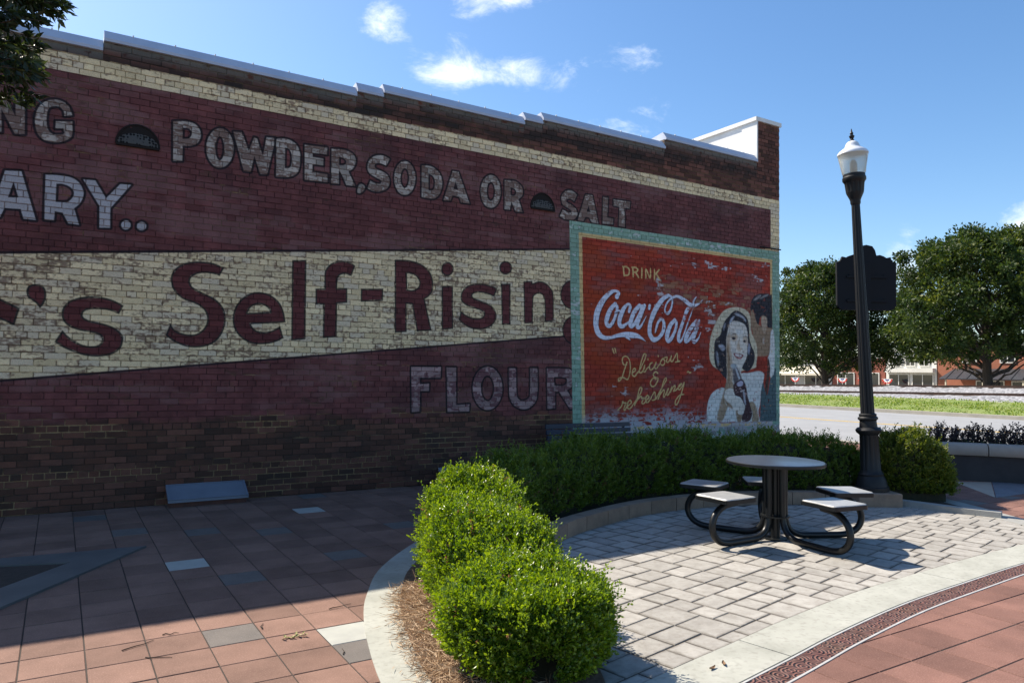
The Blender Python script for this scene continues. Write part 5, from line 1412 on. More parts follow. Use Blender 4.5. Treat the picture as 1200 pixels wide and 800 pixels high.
def grate_material():
    m, nt, b = new_mat('grate_iron')
    N, Lk = nt.nodes.new, nt.links.new
    geo = N('ShaderNodeNewGeometry')
    vo = N('ShaderNodeTexVoronoi'); vo.inputs['Scale'].default_value = 12.0; vo.voronoi_dimensions = '2D'
    Lk(geo.outputs['Position'], vo.inputs['Vector'])
    sn = N('ShaderNodeMath'); sn.operation = 'MULTIPLY'; sn.inputs[1].default_value = 24.0
    Lk(vo.outputs['Distance'], sn.inputs[0])
    s2 = N('ShaderNodeMath'); s2.operation = 'SINE'; Lk(sn.outputs[0], s2.inputs[0])
    n = N('ShaderNodeTexNoise'); n.inputs['Scale'].default_value = 22; Lk(geo.outputs['Position'], n.inputs['Vector'])
    ad = N('ShaderNodeMath'); ad.operation = 'MULTIPLY_ADD'; ad.inputs[1].default_value = 1.6; ad.inputs[2].default_value = -0.6
    Lk(n.outputs['Fac'], ad.inputs[0])
    a2 = N('ShaderNodeMath'); a2.operation = 'ADD'; Lk(s2.outputs[0], a2.inputs[0]); Lk(ad.outputs[0], a2.inputs[1])
    r = N('ShaderNodeValToRGB')
    r.color_ramp.elements[0].position, r.color_ramp.elements[0].color = 0.55, (0.115, 0.050, 0.038, 1)
    r.color_ramp.elements[1].position, r.color_ramp.elements[1].color = 0.80, (0.028, 0.015, 0.012, 1)
    Lk(a2.outputs[0], r.inputs['Fac'])
    mm = N('ShaderNodeMix'); mm.data_type = 'RGBA'; mm.blend_type = 'MULTIPLY'; mm.inputs[0].default_value = 0.35
    n2 = N('ShaderNodeTexNoise'); n2.inputs['Scale'].default_value = 5; n2.inputs['Detail'].default_value = 6; Lk(geo.outputs['Position'], n2.inputs['Vector'])
    Lk(r.outputs['Color'], mm.inputs[6]); Lk(n2.outputs['Color'], mm.inputs[7])
    hs = N('ShaderNodeHueSaturation'); hs.inputs['Value'].default_value = 1.6; Lk(mm.outputs[2], hs.inputs['Color'])
    Lk(hs.outputs['Color'], b.inputs['Base Color'])
    b.inputs['Roughness'].default_value = 0.7
    bp = N('ShaderNodeBump'); bp.inputs['Strength'].default_value = 0.8; bp.inputs['Distance'].default_value = 0.006; bp.invert = True
    Lk(r.outputs['Alpha'], bp.inputs['Height'])
    Lk(a2.outputs[0], bp.inputs['Height']); Lk(bp.outputs['Normal'], b.inputs['Normal'])
    return m


M_GRATE = grate_material()
Ld = arc_at(FRONT_IN, (9.4, 3.42))
for o in slabs(FRONT_IN, -0.352, -0.488, [0.5 * k for k in range(1, int(Ld / 0.5))], drain, M_GRATE, -0.02, 0.002, 'grate'):
    o.location = dinv
for nm, d0, d1 in (('inner_edge', -0.338, -0.350), ('outer_edge', -0.490, -0.503)):
    MB().strip(offset(FRONT_IN, d0), offset(FRONT_IN, d1), -0.03, 0.0045).build(nm, M_STEEL, drain, dinv)

# star-shaped bed edge let into the plaza
M_STAR = surf('star_edge', (0.125, 0.125, 0.12), (0.09, 0.092, 0.09), 3, 0.6, 0.15, 60)
star = [(0.71, 7.25), (-0.36, 7.33), (-2.6, 7.5), (-2.6, 7.26), (-0.36, 7.07), (0.13, 6.93), (-0.33, 6.32), (-1.3, 5.0), (-1.1, 4.75), (-0.27, 5.86)]
MB_ = MB(); MB_.prism(star, -0.02, 0.016)
st = tag(MB_.build('star_edging', M_STAR), kind='structure')
tag(MB().prism([(0.11, 6.92), (-0.37, 7.06), (-2.6, 7.25), (-2.6, 5.2), (-1.3, 5.02), (-0.34, 6.31)], -0.02, 0.007).build('star_bed', M_SOIL), kind='structure')

# ------------------------------------------------------------------ street, verge and railway
tag(MB().box(16.99, 35.3, -60, 140, -0.4, -0.13).build('road', M_ASPHALT), kind='structure')
tag(MB().box(16.70, 17.0, -60, 140, -0.3, 0.005).build('near_kerb', M_ROADKERB), kind='structure')
fk = tag(MB().box(35.302, 35.70, -60, 140, -0.4, 0.03).build('far_kerb', M_ROADKERB), kind='structure')
for xo in (26.25, 26.48):
    tag(MB().box(xo, xo + 0.12, -60, 140, -0.132, -0.125).build('road_marking', M_YELLOW), kind='structure')


def z_near(y): return 0.72 - (y - 27) * 0.015
def z_far(y): return 1.12 - (y - 30) * 0.015


def sheet(name, cols_, ys, mat, zvar=0.0):
    """cols_: list of (x, z function) from left to right"""
    vs, fs = [], []
    for y in ys:
        for x, zf in cols_:
            vs.append((x, y, zf(y) + (random.gauss(0, zvar) if zvar else 0)))
    n = len(cols_)
    for j in range(len(ys) - 1):
        for i in range(n - 1):
            a = j * n + i
            fs.append((a, a + 1, a + n + 1, a + n))
    return MB().add(vs, fs).build(name, mat, smooth=True)


ys = list(np.arange(-30, 110, 0.9))
gcols = [(35.69, lambda y: 0.0), (37, lambda y: 0.10), (38.5, lambda y: 0.20), (40, lambda y: 0.28), (41.5, lambda y: 0.34), (42.8, lambda y: 0.42)]
tag(sheet('grass_verge', gcols, ys, M_GRASS, 0.02), kind='structure')
bcols = [(42.2, lambda y: 0.30), (43.4, lambda y: 0.44)] + [(44.6 + 0.5 * k, (lambda y: z_near(y) - 0.14)) for k in range(6)] + \
        [(48 + 0.7 * k, (lambda y, k=k: z_near(y) - 0.16 + (z_far(y) - z_near(y)) * k / 4.0)) for k in range(5)] + \
        [(51.2 + 0.5 * k, (lambda y: z_far(y) - 0.14)) for k in range(5)] + [(55, lambda y: z_far(y) - 0.7), (57, lambda y: -0.3)]
tag(sheet('ballast', bcols, ys, M_BALLAST, 0.025), kind='structure')
tag(MB().box(56.9, 200, -60, 160, -0.69, -0.5).build('far_pavement', M_ROADKERB), kind='structure')


def rail(xc, zf, parent):
    prof = [(-0.07, -0.15), (0.07, -0.15), (0.07, -0.13), (0.012, -0.11), (0.012, -0.04), (0.037, -0.03), (0.037, 0.0), (-0.037, 0.0), (-0.037, -0.03), (-0.012, -0.04), (-0.012, -0.11), (-0.07, -0.13)]
    n = len(prof)
    yy = [-30, 110]
    vs = [(xc + px, y, zf(y) + pz_) for y in yy for px, pz_ in prof]
    fs = [(i, (i + 1) % n, n + (i + 1) % n, n + i) for i in range(n)] + [tuple(range(n))[::-1], tuple(range(n, 2 * n))]
    return MB().add(vs, fs).build('rail', M_RUST, parent)


for xc, zf, lab in ((46.0, z_near, 'nearer rusty railway track on grey ballast beyond the road'), (52.0, z_far, 'farther rusty railway track on the higher ballast in front of the trees')):
    t = empty('railway_track', (0, 0, 0), lab, 'railway track', 'railway tracks beyond the road')
    rail(xc - 0.72, zf, t); rail(xc + 0.72, zf, t)
    sm = MB().box(-1.25, 1.25, -0.11, 0.11, -0.17, -0.125).mesh('sleeper')
    for k in range(90):
        y = 2 + k * 0.72
        link_mesh('sleeper', sm, M_SLEEPER, t, (xc, y, zf(y) - 0.005))

n = 26000
gy = rng.uniform(2, 62, n); gx = rng.uniform(35.75, 43.4, n)
keep = rng.random(n) < np.where(gx > 41.5, 0.45, 1.0)
gx, gy = gx[keep], gy[keep]
gz = np.interp(gx, [35.69, 37, 38.5, 40, 41.5, 42.8, 43.4], [0, .10, .20, .28, .34, .42, .44]) - 0.02
ax = np.stack([rng.normal(0, .35, len(gx)), rng.normal(0, .35, len(gx)), np.ones(len(gx))], 1)
clump = 0.5 + 0.5 * np.sin(gx * 1.7 + np.sin(gy * 0.9) * 2) * np.sin(gy * 0.8)
tag(link_mesh('verge_grass', leaves_mesh('verge_grass', np.stack([gx, gy, gz], 1), ax, rng.uniform(.05, .11, len(gx)) * (0.6 + 0.8 * clump), rng.uniform(.04, .09, len(gx)), np.clip(rng.normal(.5, .22, len(gx)) + 0.2 * (clump - .5), 0, 1)), M_BLADE),
    'bright green grass on the verge between road and railway', 'grass', kind='stuff')


# ------------------------------------------------------------------ hedges
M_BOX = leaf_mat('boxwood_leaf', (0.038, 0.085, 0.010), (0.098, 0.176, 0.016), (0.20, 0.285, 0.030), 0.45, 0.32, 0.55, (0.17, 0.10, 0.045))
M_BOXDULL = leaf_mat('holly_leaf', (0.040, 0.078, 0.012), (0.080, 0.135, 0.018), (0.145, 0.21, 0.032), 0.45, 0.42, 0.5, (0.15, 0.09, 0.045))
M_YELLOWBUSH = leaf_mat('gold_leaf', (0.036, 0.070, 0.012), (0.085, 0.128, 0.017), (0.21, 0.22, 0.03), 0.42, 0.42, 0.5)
M_TWIGCORE = surf('twig_core', (0.030, 0.028, 0.016), (0.018, 0.020, 0.010), 30, 0.95)
M_BARK = surf('bark', (0.075, 0.058, 0.045), (0.045, 0.036, 0.03), 14, 0.95, 0.6, 25)


def hedge(name, label, cat, path, mat, nshoots, leaf=(0.017, 0.0095), group=None, seed=1, expo=0.5, upright=0.35, ragged=0.05, tint0=0.5, capr=0.35):
    """path: (x, y, half width, height) control points"""
    P = catmull(path, 10)
    seg = np.linalg.norm(np.diff(P[:, :2], axis=0), axis=1)
    s = np.concatenate([[0], np.cumsum(seg)])
    T = s[-1]
    root = empty(name, (P[0][0], P[0][1], 0), label, cat, group)
    inv = Vector((-P[0][0], -P[0][1], 0))
    ph = rng.random(8) * 6.28

    def surf_pt(t, a, k=1.0):
        """t arc length, a angle 0..pi, vectorised"""
        x = np.interp(t, s, P[:, 0]); y = np.interp(t, s, P[:, 1])
        hw = np.interp(t, s, P[:, 2]); hh = np.interp(t, s, P[:, 3])
        tx = np.interp(t + 0.05, s, P[:, 0]) - np.interp(t - 0.05, s, P[:, 0])
        ty = np.interp(t + 0.05, s, P[:, 1]) - np.interp(t - 0.05, s, P[:, 1])
        l = np.hypot(tx, ty) + 1e-6
        nx, ny = -ty / l, tx / l
        e = np.minimum(t, T - t)
        cap = np.sqrt(np.clip(1 - (1 - np.clip(e / capr, 0, 1)) ** 2, 0.0, 1))
        cap = 0.12 + 0.88 * cap
        bump = 1 + 0.06 * np.sin(t * 4.1 + ph[0] + a * 2) + 0.05 * np.sin(t * 7.3 + ph[1] - a * 3) + 0.035 * np.sin(t * 13 + ph[2] + a * 5)
        c, sn = np.cos(a), np.sin(a)
        off = np.sign(c) * np.abs(c) ** expo * hw * cap * bump * k
        zz = np.abs(sn) ** (expo * 0.85) * hh * (0.35 + 0.65 * cap) * bump * k
        out = np.stack([x + nx * off, y + ny * off, zz], 1)
        tang = np.stack([tx / l, ty / l, np.zeros_like(tx)], 1)
        nr = np.stack([nx * c, ny * c, np.maximum(sn, 0.0) * 1.0], 1)
        endk = np.clip(1 - e / 0.3, 0, 1) * np.where(t > T / 2, 1, -1)
        nr = nr + tang * endk[:, None]
        return out, nr / (np.linalg.norm(nr, axis=1)[:, None] + 1e-6)

    # inner mass
    nt_, na = max(14, int(T / 0.09)), 25
    tt, aa = np.meshgrid(np.linspace(0.17, T - 0.17, nt_), np.linspace(0, math.pi, na), indexing='ij')
    cp, _ = surf_pt(tt.ravel(), aa.ravel(), 0.86)
    fs = [(i * na + j, i * na + j + 1, (i + 1) * na + j + 1, (i + 1) * na + j) for i in range(nt_ - 1) for j in range(na - 1)]
    fs += [tuple(range(na)), tuple((nt_ - 1) * na + j for j in range(na))[::-1]]
    MB().add([tuple(p) for p in cp], fs).build('branches', M_TWIGCORE, root, inv)
    # shoots carrying small leaves
    t = rng.uniform(0.0, T, nshoots)
    ne = int(nshoots * 0.14)
    t[:ne] = rng.uniform(0.0, 0.14, ne)
    t[ne:2 * ne] = T - rng.uniform(0.0, 0.14, ne)
    ag = np.linspace(0.02, math.pi - 0.02, 600)
    hwm, hhm = float(np.mean(P[:, 2])), float(np.mean(P[:, 3]))
    cx_ = np.sign(np.cos(ag)) * np.abs(np.cos(ag)) ** expo * hwm
    cz_ = np.abs(np.sin(ag)) ** (expo * 0.85) * hhm
    cl = np.concatenate([[0], np.cumsum(np.hypot(np.diff(cx_), np.diff(cz_)))])
    a = np.interp(rng.random(nshoots) * cl[-1], cl, ag)
    depth = 1 - 0.16 * rng.random(nshoots) ** 1.5
    p, nr = surf_pt(t, a, 1.0)
    pc, _ = surf_pt(t, a, 0.8)
    p = pc + (p - pc) * ((depth - 0.8) / 0.2)[:, None]
    d = nr + np.array([0, 0, upright]) + rng.normal(0, 0.38, (nshoots, 3))
    d /= np.linalg.norm(d, axis=1)[:, None]
    sl = rng.uniform(0.5, 1.3, nshoots) * 0.055 + ragged * rng.random(nshoots) ** 6
    per = 13
    kk = np.tile(np.arange(per), nshoots)
    pi = np.repeat(np.arange(nshoots), per)
    f = (kk + rng.random(nshoots * per)) / per
    pos = p[pi] + d[pi] * (sl[pi] * f)[:, None]
    rad = rng.normal(size=(nshoots * per, 3))
    rad -= d[pi] * np.sum(rad * d[pi], axis=1)[:, None]
    rad /= np.linalg.norm(rad, axis=1)[:, None] + 1e-6
    ax = rad * 0.9 + d[pi] * (0.55 + 0.6 * f)[:, None]
    pos = pos + rad * 0.002
    pos[:, 2] = np.maximum(pos[:, 2], 0.03)
    tint = np.clip(tint0 + 0.34 * (f - 0.5) + rng.normal(0, 0.13, nshoots)[pi] + rng.normal(0, 0.10, len(f)), 0.06, 1)
    deadp = rng.random(nshoots) < 0.012
    tint[deadp[pi]] = 0.0
    szv = rng.uniform(0.75, 1.25, len(f))
    me = leaves_mesh('foliage', pos.astype(np.float32), ax, leaf[0] * szv, leaf[1] * szv, tint)
    fo = link_mesh('foliage', me, mat, root, inv)
    fo['kind'] = 'stuff'
    return root


hedge('hedge', 'bright sunlit clipped hedge in the foreground, in three mounds', 'hedge',
      [(2.09, 3.02, 0.34, 0.44), (2.18, 3.28, 0.40, 0.475), (2.28, 3.58, 0.385, 0.47), (2.36, 3.82, 0.31, 0.42), (2.42, 4.05, 0.37, 0.565), (2.52, 4.40, 0.385, 0.615), (2.60, 4.66, 0.31, 0.56), (2.70, 4.86, 0.34, 0.70), (2.86, 5.20, 0.34, 0.745), (3.02, 5.48, 0.25, 0.66)],
      M_BOX, 14500, (0.021, 0.012), tint0=0.60, upright=0.7, ragged=0.10, expo=0.42, capr=0.24)
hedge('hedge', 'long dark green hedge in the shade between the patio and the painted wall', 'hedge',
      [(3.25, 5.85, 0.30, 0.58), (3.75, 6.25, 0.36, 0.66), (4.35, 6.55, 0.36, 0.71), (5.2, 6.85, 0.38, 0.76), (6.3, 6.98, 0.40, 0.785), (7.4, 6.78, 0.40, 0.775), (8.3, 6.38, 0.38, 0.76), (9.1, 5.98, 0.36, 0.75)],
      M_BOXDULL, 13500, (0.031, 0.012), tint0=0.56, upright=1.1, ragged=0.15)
hedge('shrub', 'rounded yellow-green shrub at the right end of the hedge behind the lamp post', 'shrub',
      [(9.15, 5.76, 0.32, 0.76), (9.45, 5.58, 0.40, 0.80), (9.78, 5.42, 0.40, 0.79), (10.08, 5.26, 0.28, 0.66)],
      M_YELLOWBUSH, 4300, (0.028, 0.015), tint0=0.5, upright=0.6, ragged=0.12)

# pine straw in the open strip of the bed
ns = 8000
u_ = rng.uniform(0, 1, ns)
ei = offset(EDGE_OUT, -0.25)
idx = (8 + u_ * 34).astype(int)
base = ei[idx] + rng.normal(0, 0.05, (ns, 2))
tv = np.gradient(ei, axis=0)[idx]; tv /= np.linalg.norm(tv, axis=1)[:, None]
nrm2 = np.stack([tv[:, 1], -tv[:, 0]], 1)
base = base + nrm2 * (rng.random(ns) ** 1.3 * 0.42 - 0.03 * (rng.random(ns) > 0.9))[:, None]
zz = 0.014 + 0.05 * rng.random(ns) * np.clip(np.sum((base - ei[idx]) * nrm2, 1) / 0.12, 0.1, 1)
ax = np.concatenate([rng.normal(size=(ns, 2)), rng.normal(0, 0.22, (ns, 1))], 1)
tag(link_mesh('pine_straw', leaves_mesh('pine_straw', np.column_stack([base, zz]), ax, rng.uniform(0.05, 0.13, ns), rng.uniform(0.003, 0.006, ns), rng.random(ns)), M_STRAW),
    'dry brown pine straw mulch around the foot of the sunlit hedge', 'pine straw', kind='stuff')

# ------------------------------------------------------------------ picnic table with five seats
M_BLACK = surf('black_powder_coat', (0.008, 0.009, 0.010), rough=0.38, spec=0.4)
M_TOP = surf('coated_top', (0.055, 0.072, 0.100), (0.04, 0.053, 0.076), 14, 0.28, 0.0, spec=0.75)
M_SEAT = surf('coated_seat', (0.36, 0.365, 0.36), (0.28, 0.285, 0.285), 14, 0.35, 0.0, spec=0.8)
TC = (6.03, 4.77)
table = empty('picnic_table', (TC[0], TC[1], 0), 'round black metal picnic table with five attached square seats on curved tubes', 'table')
m = MB()
m.lathe([(0.02, 0.735), (0.44, 0.735), (0.456, 0.742), (0.46, 0.752), (0.456, 0.764), (0.44, 0.768), (0.02, 0.769)], 48)
top = m.build('tabletop', M_TOP, table, smooth=True)
MB().lathe([(0.435, 0.731), (0.462, 0.731), (0.467, 0.737), (0.467, 0.757), (0.4615, 0.7605), (0.4612, 0.742), (0.435, 0.7345)], 48).build('rim', M_BLACK, top, smooth=True)
MB().lathe([(0.045, 0.0), (0.045, 0.70), (0.20, 0.712), (0.20, 0.734)], 20).build('pedestal', M_BLACK, table, smooth=True)
MB().lathe([(0.03, 0.22), (0.14, 0.22), (0.14, 0.235), (0.03, 0.235)], 20).build('tie_plate', M_BLACK, table)
MB().lathe([(0.03, 0.0), (0.115, 0.0), (0.115, 0.012), (0.03, 0.014)], 20).build('foot_plate', M_BLACK, table)
arm_mesh = seat_mesh = None
prof = catmull([(0.095, 0.72), (0.095, 0.55), (0.095, 0.33), (0.105, 0.19), (0.15, 0.095), (0.24, 0.045), (0.36, 0.037), (0.55, 0.037), (0.70, 0.040), (0.80, 0.065), (0.87, 0.125), (0.895, 0.205), (0.87, 0.29), (0.81, 0.35), (0.73, 0.385), (0.64, 0.397), (0.58, 0.40)], 4)
for q in (-26, 48, 114, 181, 262):
    a = R(q)
    if arm_mesh is None:
        arm_mesh = MB().tube([(r_, 0, z_) for r_, z_ in prof], 0.031, 12).mesh('seat_arm', True)
        sm = MB()
        nn = 28
        hs, rc = 0.198, 0.035
        ring_ = []
        for k in range(nn):
            th = 2 * math.pi * k / nn
            c_, s_ = math.cos(th), math.sin(th)
            ring_.append((math.copysign(abs(c_) ** 0.15, c_) * hs, math.copysign(abs(s_) ** 0.15, s_) * hs))
        seat_mesh = MB().prism(ring_, -0.012, 0.016, 0.006).mesh('seat')
        srim = MB().prism([(x * 1.03, y * 1.03) for x, y in ring_], -0.030, 0.008, 0.003).mesh('seat_rim')
        brk = MB().box(-0.09, 0.09, -0.05, 0.05, -0.052, -0.030).mesh('bracket')
    arm = link_mesh('seat_arm', arm_mesh, M_BLACK, table); arm.rotation_euler = (0, 0, a)
    se = link_mesh('seat', seat_mesh, M_SEAT, table, (0.715 * math.cos(a), 0.715 * math.sin(a), 0.465))
    se.rotation_euler = (0, 0, a)
    link_mesh('seat_rim', srim, M_BLACK, se)
    link_mesh('bracket', brk, M_BLACK, se)

# ------------------------------------------------------------------ lamp post (leans a little) and its plinth
M_LAMP = surf('lamp_black', (0.010, 0.011, 0.013), (0.012, 0.013, 0.014), 8, 0.5, spec=0.3)
LP = (8.80, 5.49)
pl = MB(); pl.cbox((LP[0] - 0.02, LP[1] + 0.02, 0.085), 0.27, 0.27, 0.085, R(-30), 0.012)
tag(pl.build('lamp_plinth', M_KERBSTONE), 'square brown stone plinth under the black lamp post', 'plinth')
lamp = empty('lamp_post', (LP[0], LP[1], 0.17), 'tall black fluted lamp post with an acorn glass globe', 'lamp post')
lamp.rotation_euler = Matrix.Rotation(R(-2.9), 4, Vector((-math.sin(-yaw) * 0 + 0.5269, 0.8499, 0))).to_euler()
MB().lathe([(0.20, 0.0), (0.20, 0.05), (0.185, 0.06), (0.17, 0.14), (0.145, 0.19), (0.15, 0.21), (0.135, 0.23), (0.122, 0.26, 1), (0.112, 0.70, 1), (0.118, 0.71), (0.145, 0.735), (0.155, 0.765), (0.135, 0.79), (0.105, 0.80), (0.098, 0.88), (0.118, 0.90), (0.118, 0.92), (0.10, 0.935), (0.105, 0.96), (0.085, 0.975)], 48, flute=0.09).build('base', M_LAMP, lamp, smooth=True)
MB().lathe([(0.084, 0.97, 1), (0.052, 3.66, 1)], 48, flute=0.14).build('shaft', M_LAMP, lamp, smooth=True)
MB().lathe([(0.050, 3.64), (0.062, 3.67), (0.062, 3.70), (0.072, 3.73), (0.104, 3.80), (0.110, 3.82, 1), (0.122, 3.93, 1), (0.128, 3.945), (0.142, 3.965), (0.142, 4.00), (0.134, 4.01), (0.134, 4.04), (0.10, 4.045)], 48, flute=0.10).build('fitter', M_LAMP, lamp, smooth=True)


def glass_globe_mat():
    m, nt, b = new_mat('prismatic_glass')
    b.inputs['Base Color'].default_value = (0.93, 0.93, 0.88, 1)
    b.inputs['Roughness'].default_value = 0.22
    b.inputs['Transmission Weight'].default_value = 0.8
    b.inputs['IOR'].default_value = 1.15
    N, Lk = nt.nodes.new, nt.links.new
    tcn = N('ShaderNodeTexCoord')
    wv = N('ShaderNodeTexWave'); wv.inputs['Scale'].default_value = 22; wv.bands_direction = 'Z'
    Lk(tcn.outputs['Object'], wv.inputs['Vector'])
    bp = N('ShaderNodeBump'); bp.inputs['Strength'].default_value = 0.3; bp.inputs['Distance'].default_value = 0.01
    Lk(wv.outputs['Fac'], bp.inputs['Height']); Lk(bp.outputs['Normal'], b.inputs['Normal'])
    return m


globe = MB().lathe([(0.128, 4.04), (0.140, 4.06), (0.160, 4.18), (0.178, 4.28), (0.184, 4.305), (0.172, 4.315), (0.165, 4.30), (0.150, 4.18), (0.132, 4.07), (0.120, 4.05)], 40).build('globe', glass_globe_mat(), lamp, smooth=True)
MB().lathe([(0.186, 4.300), (0.186, 4.318), (0.165, 4.345), (0.130, 4.37), (0.095, 4.395), (0.085, 4.42), (0.078, 4.44), (0.060, 4.465), (0.03, 4.48)], 40).build('globe_cap', surf('cap_frosted', (0.70, 0.72, 0.75), (0.6, 0.62, 0.66), 6, 0.3, spec=0.6), lamp, smooth=True)
MB().lathe([(0.03, 4.045), (0.045, 4.08), (0.045, 4.19), (0.025, 4.23)], 16).build('bulb', surf('lamp_bulb', (0.55, 0.52, 0.46), rough=0.4), lamp, smooth=True)
MB().lathe([(0.022, 4.475), (0.028, 4.49), (0.018, 4.505), (0.030, 4.53), (0.034, 4.545), (0.016, 4.56), (0.022, 4.58), (0.012, 4.60), (0.004, 4.64)], 12).build('finial', M_LAMP, lamp, smooth=True)

# ------------------------------------------------------------------ roadside marker seen from behind
M_MARK = surf('marker_back', (0.012, 0.014, 0.018), (0.012, 0.014, 0.017), 4, 0.7, spec=0.15)
mk = empty('marker_sign', (10.22, 6.45, 0), 'dark scalloped marker sign seen from behind on a post beside the lamp', 'sign', rz=-yaw)
half = [(0.0, 0.0), (0.36, 0.0), (0.40, 0.02), (0.44, 0.07), (0.445, 0.72), (0.40, 0.725), (0.375, 0.76), (0.36, 0.80), (0.30, 0.785), (0.26, 0.81), (0.20, 0.83), (0.15, 0.82), (0.13, 0.90), (0.09, 0.96), (0.0, 0.98)]
outline = half + [(-x, z) for x, z in half[::-1] if x > 0]
m = MB(); n = len(outline)
m.add([(x, -0.025, 2.60 + z) for x, z in outline] + [(x, 0.025, 2.60 + z) for x, z in outline], [tuple(range(n)), tuple(range(n, 2 * n))[::-1]] + [(i, n + i, n + (i + 1) % n, (i + 1) % n) for i in range(n)])
m.build('board', M_MARK, mk)
MB().tube([(0, 0.0, 0), (0, 0.0, 2.62)], 0.038, 12).build('post', M_MARK, mk)
m = MB(); m.box(-0.05, 0.05, -0.06, -0.027, 2.60, 3.3)
m.build('mounting_rib', M_MARK, mk)
for z_ in (2.72, 3.08):
    MB().box(-0.30, 0.30, -0.045, -0.0255, z_, z_ + 0.035).build('bracket', M_MARK, mk)
    for x_ in (-0.26, 0.26):
        MB().lathe([(0.012, 0), (0.012, 0.012), (0.004, 0.014)], 8, (x_, -0.036, z_ + 0.036)).build('bolt', M_MARK, mk)

# ------------------------------------------------------------------ bench against the wall
M_SLAT = surf('navy_slat', (0.020, 0.027, 0.05), (0.028, 0.036, 0.062), 6, 0.4, spec=0.5, obj_var=0.12)
bx0, bx1 = 6.22, 7.86
be = empty('park_bench', ((bx0 + bx1) / 2, 8.8, 0), 'dark navy slatted bench behind the hedge at the foot of the painted panel', 'bench')
L2 = (bx1 - bx0) / 2
for k in range(5):
    MB().cbox((0, 0.16 + 0.022 * k, 0.46 + 0.083 * k), L2, 0.014, 0.033, 0, 0.004).build('back_slat', M_SLAT, be)
for k in range(5):
    MB().cbox((0, -0.27 + 0.085 * k, 0.425), L2, 0.035, 0.012, 0, 0.004).build('seat_slat', M_SLAT, be)
for sx in (-L2 + 0.12, L2 - 0.12):
    MB().tube([(sx, -0.25, 0), (sx, -0.25, 0.40), (sx, 0.10, 0.405), (sx, 0.16, 0.46), (sx, 0.27, 0.82)], 0.02, 8).build('end_frame', M_BLACK, be)
    MB().tube([(sx, 0.20, 0), (sx, 0.12, 0.40)], 0.02, 8).build('leg', M_BLACK, be)

# ------------------------------------------------------------------ sloping slabs at the wall foot
M_SLATE = surf('blue_slab', (0.19, 0.21, 0.25), (0.15, 0.165, 0.20), 3, 0.5, spec=0.55)
for (sx0, sx1), lab in (((1.10, 1.98), 'blue-grey sloping slab on a brick footing at the foot of the wall, left'), ((4.62, 5.5), 'blue-grey sloping slab at the wall foot mostly hidden behind the sunlit hedge')):
    pq = empty('sloping_slab', ((sx0 + sx1) / 2, WY - 0.14, 0), lab, 'slab', 'sloping slabs along the wall foot')
    hw = (sx1 - sx0) / 2
    m = MB()
    m.add([(-hw, -0.14, 0.055), (hw, -0.14, 0.055), (hw, 0.13, 0.195), (-hw, 0.13, 0.195), (-hw, -0.14, 0.085), (hw, -0.14, 0.085), (hw, 0.13, 0.225), (-hw, 0.13, 0.225)], [(3, 2, 1, 0), (4, 5, 6, 7), (0, 1, 5, 4), (1, 2, 6, 5), (2, 3, 7, 6), (3, 0, 4, 7)])
    sl_ = m.build('slab', M_SLATE, pq)
    fr_ = MB()
    for a_, b2_, c_, d_ in ((-hw, hw, 0.0, 0.06), (-hw, hw, 0.94, 1.0), (-hw, -hw + 0.025, 0.06, 0.94), (hw - 0.025, hw, 0.06, 0.94)):
        q_ = [(x_, -0.14 + 0.27 * f_, 0.085 + 0.14 * f_) for x_, f_ in ((a_, c_), (b2_, c_), (b2_, d_), (a_, d_))]
        fr_.add([(x_, y_ + 0.0005, z_ + 0.001) for x_, y_, z_ in q_] + [(x_, y_ - 0.004, z_ + 0.006) for x_, y_, z_ in q_], [(4, 5, 6, 7), (0, 1, 5, 4), (1, 2, 6, 5), (2, 3, 7, 6), (3, 0, 4, 7)])
    fr_.build('raised_border', M_SLATE, sl_)
    m = MB()
    m.add([(-hw + 0.02, -0.115, 0), (hw - 0.02, -0.115, 0), (hw - 0.02, 0.12, 0), (-hw + 0.02, 0.12, 0), (-hw + 0.02, -0.115, 0.066), (hw - 0.02, -0.115, 0.066), (hw - 0.02, 0.12, 0.188), (-hw + 0.02, 0.12, 0.188)], [(3, 2, 1, 0), (4, 5, 6, 7), (0, 1, 5, 4), (1, 2, 6, 5), (2, 3, 7, 6), (3, 0, 4, 7)])
    m.build('footing', M_PLAINBRICK, pq)

# ------------------------------------------------------------------ raised planter on the right
M_PLWALL = surf('planter_wall', (0.055, 0.050, 0.050), (0.04, 0.037, 0.037), 5, 0.85, 0.2, 40)
M_CAP = surf('planter_cap', (0.37, 0.315, 0.255), (0.28, 0.24, 0.20), 4, 0.75, 0.1, 80)
pcx, pcy, pr_ = 8.3, 2.9, 5.0          # centre and radius of the curved wall
PA0, PA1 = R(-28), R(44.5)
pln = empty('raised_planter', (12.4, 5.8, 0), 'curved dark planter wall with a rounded pale cap and purple plants', 'planter')
pinv = (pcx - 12.4, pcy - 5.8, 0)


def arc_solid(prof, a0, a1, seg):
    vs, fs = [], []
    n = len(prof)
    for k in range(seg + 1):
        th = a0 + (a1 - a0) * k / seg
        vs += [(r_ * math.cos(th), r_ * math.sin(th), z_) for r_, z_ in prof]
    for k in range(seg):
        for i in range(n):
            fs.append((k * n + i, k * n + (i + 1) % n, (k + 1) * n + (i + 1) % n, (k + 1) * n + i))
    fs += [tuple(range(n))[::-1], tuple(seg * n + i for i in range(n))]
    return MB().add(vs, fs)


